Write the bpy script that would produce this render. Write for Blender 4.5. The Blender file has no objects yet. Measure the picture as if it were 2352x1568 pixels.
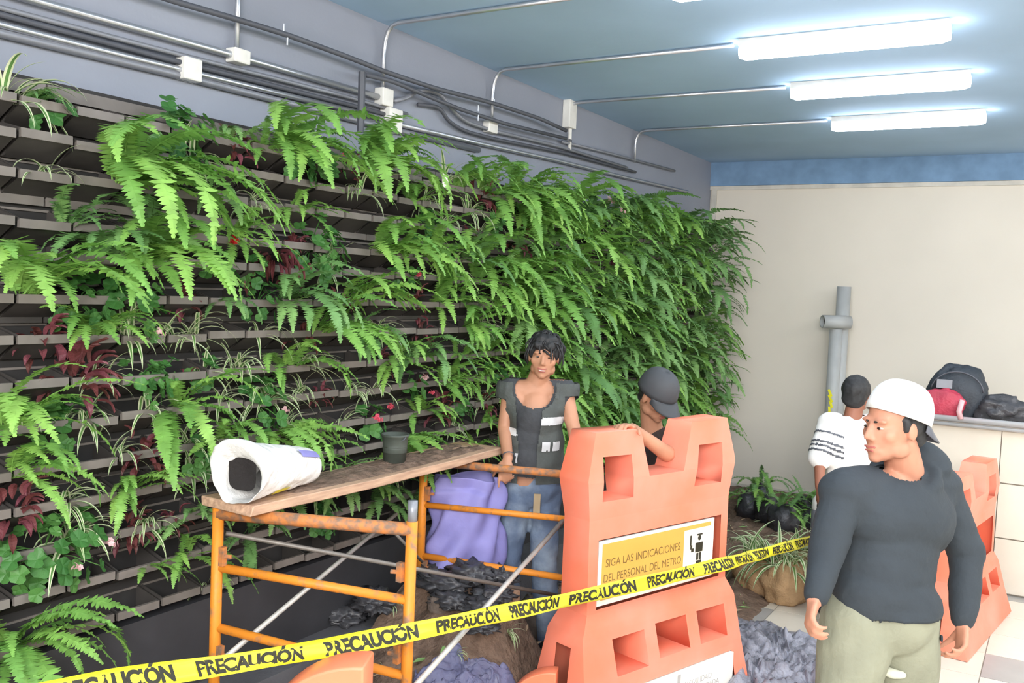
import bpy, bmesh, math, random
import numpy as np
from mathutils import Vector, Matrix, noise
PI = math.pi
rnd = random.Random(11)
SC = bpy.context.scene
COL = SC.collection

# ------------------------------------------------------------------ camera, world, lights
CX, CY, F, H = 1176.0, 784.0, 2168.82, 1.95
R = np.array([[0.86129254, 0.06414375, -0.50404438],
              [0.50633147, -0.0254358, 0.86196373],
              [0.04246881, -0.99761646, -0.05438567]])
u_, s_, v_ = np.linalg.svd(R)
R = u_ @ v_
cam_data = bpy.data.cameras.new('camera')
cam = bpy.data.objects.new('camera', cam_data)
COL.objects.link(cam)
cam_data.sensor_width = 36.0
cam_data.lens = F / 2352 * 36
cam_data.clip_start = 0.05
M = Matrix(((R[0, 0], -R[0, 1], -R[0, 2], 0), (R[1, 0], -R[1, 1], -R[1, 2], 0),
            (R[2, 0], -R[2, 1], -R[2, 2], H), (0, 0, 0, 1)))
cam.matrix_world = M
SC.camera = cam
SC.view_settings.view_transform = 'Standard'
SC.view_settings.look = 'None'
SC.view_settings.exposure = 1.03
SC.view_settings.gamma = 1.0
SC.view_settings.use_curve_mapping = False
SC.cycles.use_denoising = True
SC.cycles.max_bounces = 6
SC.cycles.diffuse_bounces = 3
SC.cycles.use_adaptive_sampling = True
SC.cycles.adaptive_threshold = 0.02
SC.cycles.sample_clamp_indirect = 6.0
w = bpy.data.worlds.new('world')
SC.world = w
w.use_nodes = True
w.node_tree.nodes['Background'].inputs[0].default_value = (0.80, 0.84, 0.90, 1)
w.node_tree.nodes['Background'].inputs[1].default_value = 0.55
TUBE_EMIT = 13.0
FILL_EMIT = 34.0
def area(loc, rot, sx, sy, energy, color):
    l = bpy.data.lights.new('fill_light', 'AREA')
    l.shape = 'RECTANGLE'; l.size = sx; l.size_y = sy; l.energy = energy; l.color = color
    o = bpy.data.objects.new('fill_light', l); COL.objects.link(o)
    o.location = loc; o.rotation_euler = rot
    return o
# fill lamps added to brighten the room, right of and behind the viewer
area((1.9, 3.4, 3.15), (0, 0, 0), 1.2, 6.5, 110, (1.0, 0.975, 0.94))
area((0.6, -1.8, 2.9), (math.radians(55), 0, 0), 3.4, 1.4, 240, (1.0, 0.98, 0.95))

# ------------------------------------------------------------------ helpers
def at(px, py, d):
    c = np.array([(px - CX) / F * d, (py - CY) / F * d, d])
    return Vector(np.array([0, 0, H]) + R @ c)
def pl(px, py, axis, val):
    d = R @ np.array([px - CX, py - CY, F]); o = np.array([0, 0, H])
    return Vector(o + (val - o[axis]) / d[axis] * d)
def W(px, py, x=-3.12):
    return pl(px, py, 0, x)
def proj(p):
    c = R.T @ (np.array(p, float) - np.array([0, 0, H]))
    return CX + F * c[0] / c[2], CY + F * c[1] / c[2], c[2]
def lin(c):
    return tuple((x / 12.92 if x <= 0.04045 else ((x + 0.055) / 1.055) ** 2.4) for x in c)
def C255(r, g, b):
    return lin((r / 255, g / 255, b / 255))
_m = {}
def mat(name, rgb, rough=0.6, metal=0.0, var=0.12, scale=8.0, bump=0.0, bscale=60.0, emit=0, trans=0.0, rand=0.0, spec=0.4, rgb2=None, contrast=None, stretch=None):
    if name in _m: return _m[name]
    m = bpy.data.materials.new(name); m.use_nodes = True
    nt = m.node_tree; N = nt.nodes; L = nt.links
    b = N['Principled BSDF']; out = N['Material Output']
    col = C255(*rgb)
    b.inputs['Roughness'].default_value = rough
    b.inputs['Metallic'].default_value = metal
    b.inputs['Specular IOR Level'].default_value = spec
    tc = N.new('ShaderNodeTexCoord')
    src = tc.outputs['Object']
    if stretch:
        mp = N.new('ShaderNodeMapping'); mp.inputs['Scale'].default_value = stretch
        L.new(src, mp.inputs[0]); src = mp.outputs[0]
    nz = N.new('ShaderNodeTexNoise'); nz.inputs['Scale'].default_value = scale
    nz.inputs['Detail'].default_value = 4
    L.new(src, nz.inputs['Vector'])
    rp = N.new('ShaderNodeValToRGB')
    lo, hi = contrast or (0.3, 0.7)
    rp.color_ramp.elements[0].position = lo; rp.color_ramp.elements[1].position = hi
    c2 = C255(*rgb2) if rgb2 else tuple(min(1, x * (1 + var)) for x in col)
    c1 = col if rgb2 else tuple(x * (1 - var) for x in col)
    rp.color_ramp.elements[0].color = (*c1, 1); rp.color_ramp.elements[1].color = (*c2, 1)
    L.new(nz.outputs['Fac'], rp.inputs[0])
    cs = rp.outputs[0]
    if rand > 0:
        oi = N.new('ShaderNodeObjectInfo')
        hs = N.new('ShaderNodeHueSaturation')
        mr = N.new('ShaderNodeMapRange')
        mr.inputs['To Min'].default_value = 1 - rand; mr.inputs['To Max'].default_value = 1 + rand
        L.new(oi.outputs['Random'], mr.inputs['Value']); L.new(mr.outputs[0], hs.inputs['Value'])
        mr2 = N.new('ShaderNodeMapRange')
        mr2.inputs['To Min'].default_value = 0.5 + rand * 0.06; mr2.inputs['To Max'].default_value = 0.5 - rand * 0.06
        L.new(oi.outputs['Random'], mr2.inputs['Value']); L.new(mr2.outputs[0], hs.inputs['Hue'])
        L.new(cs, hs.inputs['Color']); cs = hs.outputs[0]
    L.new(cs, b.inputs['Base Color'])
    if bump > 0:
        n2 = N.new('ShaderNodeTexNoise'); n2.inputs['Scale'].default_value = bscale; n2.inputs['Detail'].default_value = 5
        L.new(src, n2.inputs['Vector'])
        bp = N.new('ShaderNodeBump'); bp.inputs['Strength'].default_value = bump; bp.inputs['Distance'].default_value = 0.02
        L.new(n2.outputs['Fac'], bp.inputs['Height']); L.new(bp.outputs[0], b.inputs['Normal'])
    if emit:
        b.inputs['Emission Color'].default_value = (*col, 1); b.inputs['Emission Strength'].default_value = emit
    if trans > 0:
        t = N.new('ShaderNodeBsdfTranslucent'); L.new(cs, t.inputs['Color'])
        mx = N.new('ShaderNodeMixShader'); mx.inputs[0].default_value = trans
        L.new(b.outputs[0], mx.inputs[1]); L.new(t.outputs[0], mx.inputs[2]); L.new(mx.outputs[0], out.inputs['Surface'])
    _m[name] = m
    return m

def link_mesh(name, me, m=None, parent=None, loc=None):
    o = bpy.data.objects.new(name, me); COL.objects.link(o)
    if m is not None:
        for x in (m if isinstance(m, (list, tuple)) else [m]):
            if len(me.materials) < (len(m) if isinstance(m, (list, tuple)) else 1): me.materials.append(x)
    if parent: o.parent = parent
    if loc is not None: o.location = loc
    return o
def tag(o, label=None, cat=None, group=None, kind=None):
    if label: o['label'] = label
    if cat: o['category'] = cat
    if group: o['group'] = group
    if kind: o['kind'] = kind
    return o
def empty(name, loc, label, cat, group=None):
    o = bpy.data.objects.new(name, None); COL.objects.link(o); o.location = loc; o.empty_display_size = 0.1
    return tag(o, label, cat, group)

class MB:
    """collects simple shapes (world coordinates) into one mesh"""
    def __init__(s): s.v = []; s.f = []; s.mi = []
    def add(s, vs, fs, mi=0):
        o = len(s.v); s.v += [tuple(x) for x in vs]; s.f += [[o + i for i in f] for f in fs]; s.mi += [mi] * len(fs); return s
    def box(s, lo, hi, mi=0):
        x0, y0, z0 = lo; x1, y1, z1 = hi
        vs = [(x0, y0, z0), (x1, y0, z0), (x1, y1, z0), (x0, y1, z0), (x0, y0, z1), (x1, y0, z1), (x1, y1, z1), (x0, y1, z1)]
        return s.add(vs, [(0, 3, 2, 1), (4, 5, 6, 7), (0, 1, 5, 4), (1, 2, 6, 5), (2, 3, 7, 6), (3, 0, 4, 7)], mi)
    def bar(s, a, b, wx, wz, up=(0, 0, 1), mi=0):
        a, b = Vector(a), Vector(b); d = (b - a).normalized(); up = Vector(up)
        if abs(d.dot(up)) > 0.95: up = Vector((0, 1, 0))
        r = d.cross(up).normalized() * wx / 2; q = r.cross(d).normalized() * wz / 2
        vs = [a - r - q, a + r - q, a + r + q, a - r + q, b - r - q, b + r - q, b + r + q, b - r + q]
        return s.add(vs, [(0, 1, 2, 3), (7, 6, 5, 4), (0, 4, 5, 1), (1, 5, 6, 2), (2, 6, 7, 3), (3, 7, 4, 0)], mi)
    def tube(s, pts, r, n=8, caps=True, mi=0, rs=None, bend=0):
        pts = [Vector(p) for p in pts]
        if bend:   # round the corners
            q = [pts[0]]
            for i in range(1, len(pts) - 1):
                a, b, c = pts[i - 1], pts[i], pts[i + 1]
                la = min(bend, (b - a).length * .45); lc = min(bend, (c - b).length * .45)
                p0 = b + (a - b).normalized() * la; p2 = b + (c - b).normalized() * lc
                for t in (0, .25, .5, .75, 1): q.append((1 - t) ** 2 * p0 + 2 * t * (1 - t) * b + t * t * p2)
            q.append(pts[-1]); pts = q
        base = len(s.v); up = None
        for i, p in enumerate(pts):
            t = (pts[min(i + 1, len(pts) - 1)] - pts[max(i - 1, 0)]).normalized()
            if up is None: up = t.orthogonal().normalized()
            up = (up - t * up.dot(t)).normalized(); sd = t.cross(up)
            rr = rs[i] if rs else r
            for k in range(n):
                a = 2 * PI * k / n; s.v.append(tuple(p + (up * math.cos(a) + sd * math.sin(a)) * rr))
        for i in range(len(pts) - 1):
            for k in range(n):
                a = base + i * n + k; b = base + i * n + (k + 1) % n
                s.f.append([a, b, b + n, a + n]); s.mi.append(mi)
        if caps:
            s.f.append([base + k for k in range(n)][::-1]); s.mi.append(mi)
            e = base + (len(pts) - 1) * n
            s.f.append([e + k for k in range(n)]); s.mi.append(mi)
        return s
    def lathe(s, c, prof, n=24, axis=None, mi=0, closed=False):
        c = Vector(c); ax = Vector(axis or (0, 0, 1)).normalized()
        u = ax.orthogonal().normalized(); v = ax.cross(u); base = len(s.v)
        for r, z in prof:
            for k in range(n):
                a = 2 * PI * k / n; s.v.append(tuple(c + ax * z + (u * math.cos(a) + v * math.sin(a)) * max(r, 1e-4)))
        for i in range(len(prof) - 1):
            for k in range(n):
                a = base + i * n + k; b = base + i * n + (k + 1) % n
                s.f.append([a, b, b + n, a + n]); s.mi.append(mi)
        return s
    def build(s, name, m, parent=None, smooth=False, origin=None):
        """mesh in world coords; origin = where the object sits (parents are unrotated empties)"""
        o0 = Vector(origin) if origin is not None else (Vector(parent_world(parent)) if parent else Vector((0, 0, 0)))
        me = bpy.data.meshes.new(name)
        me.from_pydata([tuple(Vector(v) - o0) for v in s.v], [], s.f)
        ms = m if isinstance(m, (list, tuple)) else [m]
        for x in ms: me.materials.append(x)
        if len(ms) > 1: me.polygons.foreach_set('material_index', s.mi)
        if smooth: me.polygons.foreach_set('use_smooth', [True] * len(me.polygons))
        me.update()
        o = bpy.data.objects.new(name, me); COL.objects.link(o)
        if parent:
            o.parent = parent; o.location = o0 - Vector(parent_world(parent))
        else: o.location = o0
        return o
def parent_world(p):
    l = Vector(p.location)
    while p.parent: p = p.parent; l += Vector(p.location)
    return l
def edit(o, *mods):
    """apply modifiers given as (type, dict) and bake the result into the mesh"""
    for t, kw in mods:
        md = o.modifiers.new(t, t)
        for k, v in kw.items(): setattr(md, k, v)
    dg = bpy.context.evaluated_depsgraph_get(); dg.update()
    ev = o.evaluated_get(dg); me = bpy.data.meshes.new_from_object(ev)
    o.modifiers.clear(); old = o.data; o.data = me; bpy.data.meshes.remove(old)
    return o
def smooth(o):
    o.data.polygons.foreach_set('use_smooth', [True] * len(o.data.polygons)); return o

# ------------------------------------------------------------------ materials
M_ceil = mat('ceiling_paint', (168, 196, 224), 0.85, var=.1, scale=.7, bump=.05, bscale=30, spec=.08)
M_wall = mat('grey_wall_paint', (146, 151, 164), 0.6, var=.05, scale=1.2, bump=.05)
M_beige = mat('beige_wall_paint', (222, 214, 201), 0.55, var=.04, scale=1.0, bump=.03)
M_trim = mat('pale_trim', (205, 200, 190), 0.5)
M_tile = mat('beige_marble', (222, 214, 200), 0.22, var=.05, scale=3.0, rand=.03, spec=.5)
M_tileg = mat('grey_floor_tile', (165, 163, 160), 0.3, var=.06, scale=6)
M_grout = mat('grout', (170, 162, 150), 0.8)
M_black = mat('black_plinth', (58, 58, 62), 0.5, var=.2, scale=3, bump=.1, bscale=12)
M_curb = mat('dark_grey_curb', (92, 92, 96), 0.6, var=.15, scale=5, bump=.2)
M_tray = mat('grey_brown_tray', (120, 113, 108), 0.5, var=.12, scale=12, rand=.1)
M_trayd = mat('dark_shaded_tray', (70, 66, 64), 0.5, var=.15, scale=12)  # darker tray tone, shade of the sloping front put into the colour
M_back = mat('dark_backing', (50, 48, 48), 0.7, var=.2, scale=6)
M_soil = mat('soil', (92, 74, 62), 0.95, rgb2=(136, 112, 96), scale=14, bump=.9, bscale=40)
M_soil2 = mat('tray_soil', (52, 42, 36), 0.95, var=.3, scale=40, bump=.8)
M_fern = mat('fern_green', (140, 188, 94), 0.5, var=.22, scale=9, trans=.32, rand=.2)
M_fernd = mat('dark_fern_green', (122, 164, 98), 0.5, var=.2, scale=9, trans=.22, rand=.22)
M_spg = mat('spider_leaf_green', (104, 146, 78), 0.45, var=.15, scale=12, trans=.25, rand=.12)
M_spw = mat('spider_leaf_cream', (222, 228, 190), 0.5, var=.08, scale=12, trans=.25)
M_ger = mat('geranium_green', (76, 126, 62), 0.5, var=.25, scale=25, trans=.2, rand=.2)
M_red = mat('dark_red_leaf', (116, 62, 66), 0.5, var=.3, scale=25, trans=.2, rand=.3)
M_pink = mat('pink_petal', (238, 96, 122), 0.5, trans=.25, rand=.08)
M_redfl = mat('red_petal', (226, 44, 46), 0.5, trans=.2)
M_pale = mat('pale_petal', (240, 196, 200), 0.5, trans=.25)
M_steel = mat('galvanised_conduit', (196, 198, 204), 0.28, metal=.75, var=.08)
M_dkpipe = mat('dark_painted_pipe', (84, 86, 94), 0.45, var=.1)
M_gpipe = mat('grey_painted_pipe', (140, 142, 150), 0.4, metal=.3, var=.1)
M_box = mat('white_box', (232, 230, 224), 0.45)
M_orange = mat('orange_scaffold_paint', (224, 138, 44), 0.5, rgb2=(150, 112, 84), scale=22, contrast=(.56, .72), bump=.1)
M_rust = mat('worn_rail', (196, 124, 68), 0.6, rgb2=(128, 104, 88), scale=30, contrast=(.42, .62), bump=.15)
M_rod = mat('grey_brace', (196, 192, 186), 0.45, metal=.35, var=.15, scale=30)
M_rodd = mat('dull_brace', (128, 122, 116), 0.5, metal=.35, var=.15, scale=30)
M_pl = mat('orange_plastic', (244, 128, 98), 0.42, rgb2=(238, 152, 132), scale=2.2, contrast=(.4, .75), bump=.03, bscale=20)
M_pl2 = mat('orange_plastic_edge', (246, 136, 100), 0.42, var=.05)
M_wood = mat('plank_wood', (208, 172, 144), 0.75, rgb2=(168, 134, 112), scale=6, stretch=(10, 1, 10), bump=.2)
M_sack = mat('white_sack', (236, 234, 232), 0.5, var=.05, scale=7, bump=.5, bscale=26)
M_hole = mat('dark_inside', (40, 36, 36), 0.95, bump=.4)
M_bucket = mat('dark_bucket', (74, 80, 74), 0.55, var=.2, scale=10)
M_purple = mat('purple_fabric', (142, 138, 200), 0.6, var=.1, scale=5, bump=.25, bscale=14)
M_yel = mat('yellow_tape', (236, 226, 52), 0.35, var=.04)
M_ink = mat('black_ink', (44, 42, 30), 0.6)
M_signy = mat('sign_yellow', (214, 166, 78), 0.5, var=.03)
M_signw = mat('sign_white', (244, 238, 228), 0.5, var=.03)
M_inkb = mat('brown_ink', (128, 100, 52), 0.6)
M_inkg = mat('grey_ink', (172, 168, 166), 0.6)
M_pvc = mat('grey_pvc', (176, 178, 178), 0.4, var=.06)
M_rock = mat('rock', (110, 98, 90), 0.9, var=.25, scale=9, bump=.7, bscale=30)
M_bagk = mat('black_plastic_bag', (66, 66, 70), 0.3, var=.4, scale=10, bump=.5, bscale=24)
M_tarp = mat('grey_plastic_tarp', (160, 160, 172), 0.35, rgb2=(104, 104, 114), scale=9, bump=.9, bscale=24)
M_burl = mat('burlap', (184, 150, 112), 0.9, var=.15, scale=14, bump=.5, bscale=90)
M_litter = mat('dry_leaf', (138, 122, 96), 0.8, var=.3, rand=.3)

# ------------------------------------------------------------------ the room
XW, YB, ZC = -3.15, 9.2, 3.3
def struct(name, mb, m, smooth_=False):
    o = mb.build(name, m); o['kind'] = 'structure'; return o
struct('wall_left', MB().box((XW - .2, -3.5, -.1), (XW, YB + .2, ZC + .1)), M_wall)
struct('wall_back', MB().box((XW, YB, -.1), (7, YB + .2, 3.07)), M_beige)
struct('trim_beam', MB().box((XW, YB - .03, 3.07), (7, YB + .2, ZC)), mat('shaded_beam_paint', (122, 152, 184), .8, spec=.1))  # darker copy of the ceiling paint, the beam's shade put into its colour
struct('trim_wall_top', MB().box((XW, YB - .02, 3.03), (7, YB, 3.068)), M_trim)
struct('trim_corner', MB().box((XW + .02, YB - .02, 0.2), (XW + .07, YB, 3.03)), M_trim)
struct('baseboard_back', MB().box((-2.9, YB - .04, 0.0), (7, YB, .13)), M_trim)
struct('ceiling', MB().box((XW, -3.5, ZC), (7, YB + .2, ZC + .1)), M_ceil)
struct('wall_right', MB().box((7, -3.5, -.1), (7.2, YB + .2, ZC + .1)), M_beige)
struct('wall_rear', MB().box((XW, -3.7, -.1), (7, -3.5, ZC + .1)), M_beige)
fl = struct('floor', MB().box((XW, -3.5, -.1), (7, YB, -.006)), M_grout)
# floor tiles, each its own piece
TS = .4
tv = MB().box((.003, .003, -.02), (TS - .003, TS - .003, 0)).v
def tile_mesh(m):
    mb = MB().box((.003, .003, -.02), (TS - .003, TS - .003, 0)); me = bpy.data.meshes.new('tile')
    me.from_pydata(mb.v, [], mb.f); me.materials.append(m); return me
tmA, tmB = tile_mesh(M_tile), tile_mesh(M_tileg)
for i in range(-4, 9):
    for j in range(0, 22):
        x0, y0 = -.275 + i * TS, .36 + j * TS
        grey = (i - 0) % 4 == 0 and (j - 13) % 4 == 0
        link_mesh('tile', tmB if grey else tmA, None, fl, (x0, y0, 0))
# parapet with rail, right of the walking man
par = MB().box((-.93, 7.30, 0), (4.5, 7.44, 1.15)).build('trim_1', M_grout); par['kind'] = 'structure'
mt = bpy.data.meshes.new('parapet_tile'); mb = MB().box((.003, -.012, .003), (.597, .012, .374)); mt.from_pydata(mb.v, [], mb.f); mt.materials.append(M_tile)
for i in range(9):
    for k in range(3):
        link_mesh('tile', mt, None, par, (-.93 + i * .6 + (0 if k % 2 == 0 else 0), 7.29, .01 + k * .38))
MB().box((-.95, 7.26, 1.15), (4.52, 7.47, 1.185)).build('coping', M_signw, par)
M_railm = mat('polished_rail', (224, 224, 226), .3, metal=.25, var=.04)
rail = empty('handrail', (-.5, 7.33, 1.185), 'polished steel double handrail along the top of the tiled parapet', 'handrail')
MB().tube([(-.95, 7.23, 1.185), (4.4, 7.23, 1.185)], .021, 12).build('rail_tube', M_railm, rail, True)
MB().tube([(-.95, 7.235, 1.145), (4.4, 7.235, 1.145)], .013, 10).build('rail_tube', M_railm, rail, True)
for i in range(6):
    MB().tube([(-.8 + i * .95, 7.28, 1.165), (-.8 + i * .95, 7.23, 1.165)], .012, 8).build('post', M_steel, rail, True)

# ------------------------------------------------------------------ ceiling tubes and their conduits
M_tube = mat('lamp_tube', (240, 246, 255), 0.3, var=0, emit=TUBE_EMIT)
tube_me = None
tl = ['brightest ceiling tube light at the top edge, nearest the viewer', 'ceiling tube light second nearest, topmost one seen whole',
      'middle one of the three fully visible ceiling tube lights', 'farthest ceiling tube light, closest to the beige back wall']
TY = [3.86, 4.92, 5.99, 7.17]
def tube_light(x, y, label, group):
    t = empty('tube_light', (x, y, ZC), label, 'ceiling light', group)
    prof = [(.0, -.51), (.032, -.505), (.044, -.47), (.044, .47), (.032, .505), (0, .51)]
    o = MB().lathe((x, y, ZC - .055), prof, 14, axis=(1, 0, 0)).build('diffuser', M_tube, t, True)
    MB().box((x - .50, y - .056, ZC - .035), (x + .50, y + .056, ZC)).build('housing', M_box, t)
for k, y in enumerate(TY): tube_light(-1.06 if k else -1.03, y, tl[k], 'ceiling tube lights in a row')
for k, y in enumerate((2.8, 1.7)): tube_light(-1.03, y, ['ceiling tube light just out of view ahead of the viewer', 'ceiling tube light straight above the viewer'][k], 'ceiling tube lights above the viewer')

M_fill = mat('fill_tube_glow', (255, 250, 240), 0.3, var=0, emit=FILL_EMIT)  # unseen hanging tubes, added to brighten the ceiling and walls
for k, (x, y) in enumerate([(.9, -1.5), (2.6, -1.5), (2.9, 2.0), (2.9, 5.0), (2.4, 8.0)]):
    t = empty('added_fill_tube', (x, y, 2.75), ['added fill tube behind the viewer, near side', 'added fill tube behind the viewer, far side', 'first added fill tube out of view to the right', 'second added fill tube out of view to the right', 'third added fill tube, beyond the parapet'][k], 'ceiling light', 'added fill tubes')
    MB().lathe((x, y, 2.70), [(0, -.6), (.04, -.6), (.04, .6), (0, .6)], 12, axis=(1, 0, 0)).build('diffuser', M_fill, t, True)
    for sx in (-.5, .5): MB().tube([(x + sx, y, 2.72), (x + sx, y, ZC)], .004, 5).build('wire', M_dkpipe, t)

def conduit(pts, r, name, label, m=None, bend=.12, parent=None, n=8):
    o = MB().tube(pts, r, n, bend=bend).build(name, m or M_steel, parent, True)
    if not parent: tag(o, label, 'conduit')
    return o
XP = -3.12
conds = [((543, -120), (543, 128), 2.89, 'near'), ((878, 160), (878, 215), 3.88, 'second'), ((1135, 200), (1128, 290), 4.955, 'third'), ((1310, 230), (1308, 262), 5.98, 'fourth'), ((1460, 320), (1457, 372), 7.15, 'farthest')]
for k, (a, b, y, nm) in enumerate(conds):
    zb = W(*b, x=XP)[2]
    y = W(*b, x=XP)[1]
    pts = [(XP, y, zb), (XP, y, ZC - .015), (XP + .2, y, ZC - .015), (-1.6, TY[k - 1] if k else y, ZC - .015)]
    o = MB().tube(pts, .011, 8, bend=.16).build('conduit', M_steel, None, True)
    tag(o, ['thin vertical conduit nearest the viewer, running up beside the dark rod', 'vertical conduit bending onto ceiling towards the nearest tube light',
            'vertical conduit bending onto ceiling towards the topmost whole tube light', 'thin conduit leaving the white box onto the ceiling',
            'farthest vertical conduit near the blue corner'][k], 'conduit')
# long pipes on the grey wall
def wpipe(px, r, name, label, m, x=XP, bend=.05, lead=True):
    pts = [W(a, b, x) for a, b in px]
    if lead:
        d = (pts[0] - pts[1]).normalized(); d.z *= .1; pts = [pts[0] + d * 1.5] + pts
    o = MB().tube(pts, r, 8, bend=bend).build(name, m, None, True); tag(o, label, 'pipe'); return o
wpipe([(75, 0), (540, 128), (868, 222)], .016, 'conduit_pipe', 'thick bright steel conduit running above the others to the junction box', M_steel)
wpipe([(0, 33), (391, 137), (800, 240), (905, 268)], .011, 'pipe', 'upper thin dark grey pipe between the two bright conduits', M_dkpipe)
wpipe([(0, 18), (360, 112), (800, 223), (935, 262)], .010, 'pipe', 'thin grey pipe just under the thick bright conduit', M_gpipe)
wpipe([(0, 56), (255, 121), (440, 166), (880, 272)], .013, 'conduit_pipe', 'lower bright conduit running to the square white box', M_steel)
wpipe([(905, 283), (1105, 330), (1270, 366), (1440, 408), (1580, 440)], .013, 'conduit_pipe', 'lower bright conduit beyond the square white box', M_steel, lead=False)
wpipe([(0, 76), (390, 168), (880, 292), (1100, 345)], .016, 'channel', 'flat grey channel rail below the bright conduits', M_gpipe, x=-3.13)
wpipe([(390, 0), (543, 44), (657, 79), (800, 131), (880, 163), (1000, 203), (1130, 236), (1240, 272), (1300, 300)], .013, 'pipe', 'dark rod crossing diagonally above all the conduits', M_dkpipe, x=-3.06, bend=.1)
wpipe([(840, 172), (900, 186), (1000, 228), (1060, 252), (1160, 284), (1300, 318)], .012, 'pipe', 'dark pipe running away from the black upright bracket', M_dkpipe, x=-3.07, lead=False)
wpipe([(905, 232), (935, 225), (962, 205), (1010, 213), (1032, 245), (1065, 278), (1130, 300), (1280, 335), (1440, 385)], .012, 'conduit_pipe', 'grey pipe that humps up and drops in an S bend', M_gpipe, lead=False, bend=.08)
wpipe([(960, 240), (1010, 245), (1030, 280), (1070, 302), (1140, 320), (1300, 352), (1460, 395)], .011, 'conduit_pipe', 'lower parallel pipe of the S bend', M_dkpipe, lead=False, bend=.08)
wpipe([(1290, 325), (1400, 352), (1550, 392)], .010, 'pipe', 'thin far pipe above the plants near the blue corner', M_gpipe, lead=False)
o = MB().tube([W(832, 165, -3.05), W(828, 305, -3.05)], .018, 6).build('bracket', M_dkpipe); tag(o, 'black upright bracket pipe standing in front of the wall conduits', 'bracket')
def wbox(px, py, wy, hz, name, label, d=.05):
    p = W(px, py, XP); o = MB().box((XW, p.y - wy / 2, p.z - hz / 2), (XW + d, p.y + wy / 2, p.z + hz / 2)).build(name, M_box, None, origin=(XW, p.y, p.z))
    edit(o, ('BEVEL', dict(width=.006, segments=2))); tag(o, label, 'junction box'); return o
wbox(547, 130, .09, .06, 'junction_box', 'white junction box where the nearest thin conduit starts', .06)
wbox(882, 224, .09, .09, 'junction_box', 'white junction box at the end of the thick bright conduit', .06)
wbox(897, 277, .11, .12, 'junction_box', 'square white box on the lower bright conduit', .07)
wbox(1128, 292, .10, .07, 'junction_box', 'small junction box under the third vertical conduit', .05)
wbox(434, 160, .09, .09, 'junction_box', 'white flowery looking box on the lower conduit above dark leaves', .06)
b = wbox(1309, 252, .11, .26, 'control_box', 'tall pale grey box high on the wall near the ceiling', .06)
MB().box((XW + .06, 5.95, 2.93 + .08), (XW + .063, 6.0, 2.945 + .08)).build('slot', M_dkpipe, b)
conduit([W(1310, 276), W(1308, 345)], .014, 'conduit', 'short thick conduit hanging below the tall grey box', M_box)
for kb, (px, py) in enumerate(((652, 65), (660, 96), (1135, 235), (1098, 250), (1098, 272))):
    p = W(px, py, -3.06); o = MB().tube([p + Vector((0, 0, -.015)), p + Vector((0, 0, .02))], .005, 6).build('clamp_bolt', M_steel)
    tag(o, ['upper clamp bolt on the dark rod beside the nearest thin conduit', 'lower clamp bolt on the dark rod beside the nearest thin conduit', 'clamp bolt on the dark rod beside the third vertical conduit', 'upper clamp bolt left of the third vertical conduit', 'lower clamp bolt left of the third vertical conduit'][kb], 'bolt', 'clamp bolts')

# ------------------------------------------------------------------ plinth, curb, soil bed
struct('trim_plinth', MB().box((XW, -1, 0), (-2.95, YB, .64)), M_black)
struct('trim_curb', MB().box((-2.95, -1, 0), (-2.76, 8.9, .30)), M_curb)
def sh(x, y):
    h = .05
    a = max(0, min(1, (-1.96 - x) / .35)); b = max(0, min(1, (4.35 - y) / .4)); c = max(0, min(1, (y - 1.2) / .6))
    h += .12 * a * (b * b * (3 - 2 * b)) * c
    h += .36 * math.exp(-((y - 3.93) / (.42 if y < 3.93 else .17)) ** 2) * max(0, min(1, (-2.02 - x) / .25)) ** .8
    e = max(0, min(1, (-1.52 - x) / .25))
    n = noise.fractal(Vector((x * 3.1, y * 3.1, .3)), .8, 2.1, 4) * .05 + noise.fractal(Vector((x * 12, y * 12, 2.3)), .9, 2.1, 3) * .018
    far = max(0, min(1, (y - 5.5) / 1.0)) * .05
    return max(-.004, (h + n + far) * e - .004 * (1 - e))
g = MB(); nx, ny = 60, 230
xs = np.linspace(-2.77, -1.48, nx); ys = np.linspace(1.1, 9.16, ny)
g.v = [(x, y, sh(x, y)) for y in ys for x in xs]
g.f = [[j * nx + i, j * nx + i + 1, (j + 1) * nx + i + 1, (j + 1) * nx + i] for j in range(ny - 1) for i in range(nx - 1)]; g.mi = [0] * len(g.f)
o = g.build('soil_bed', M_soil, None, True); tag(o, 'brown garden soil bed along the foot of the planted wall', 'soil', kind='stuff')

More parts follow.
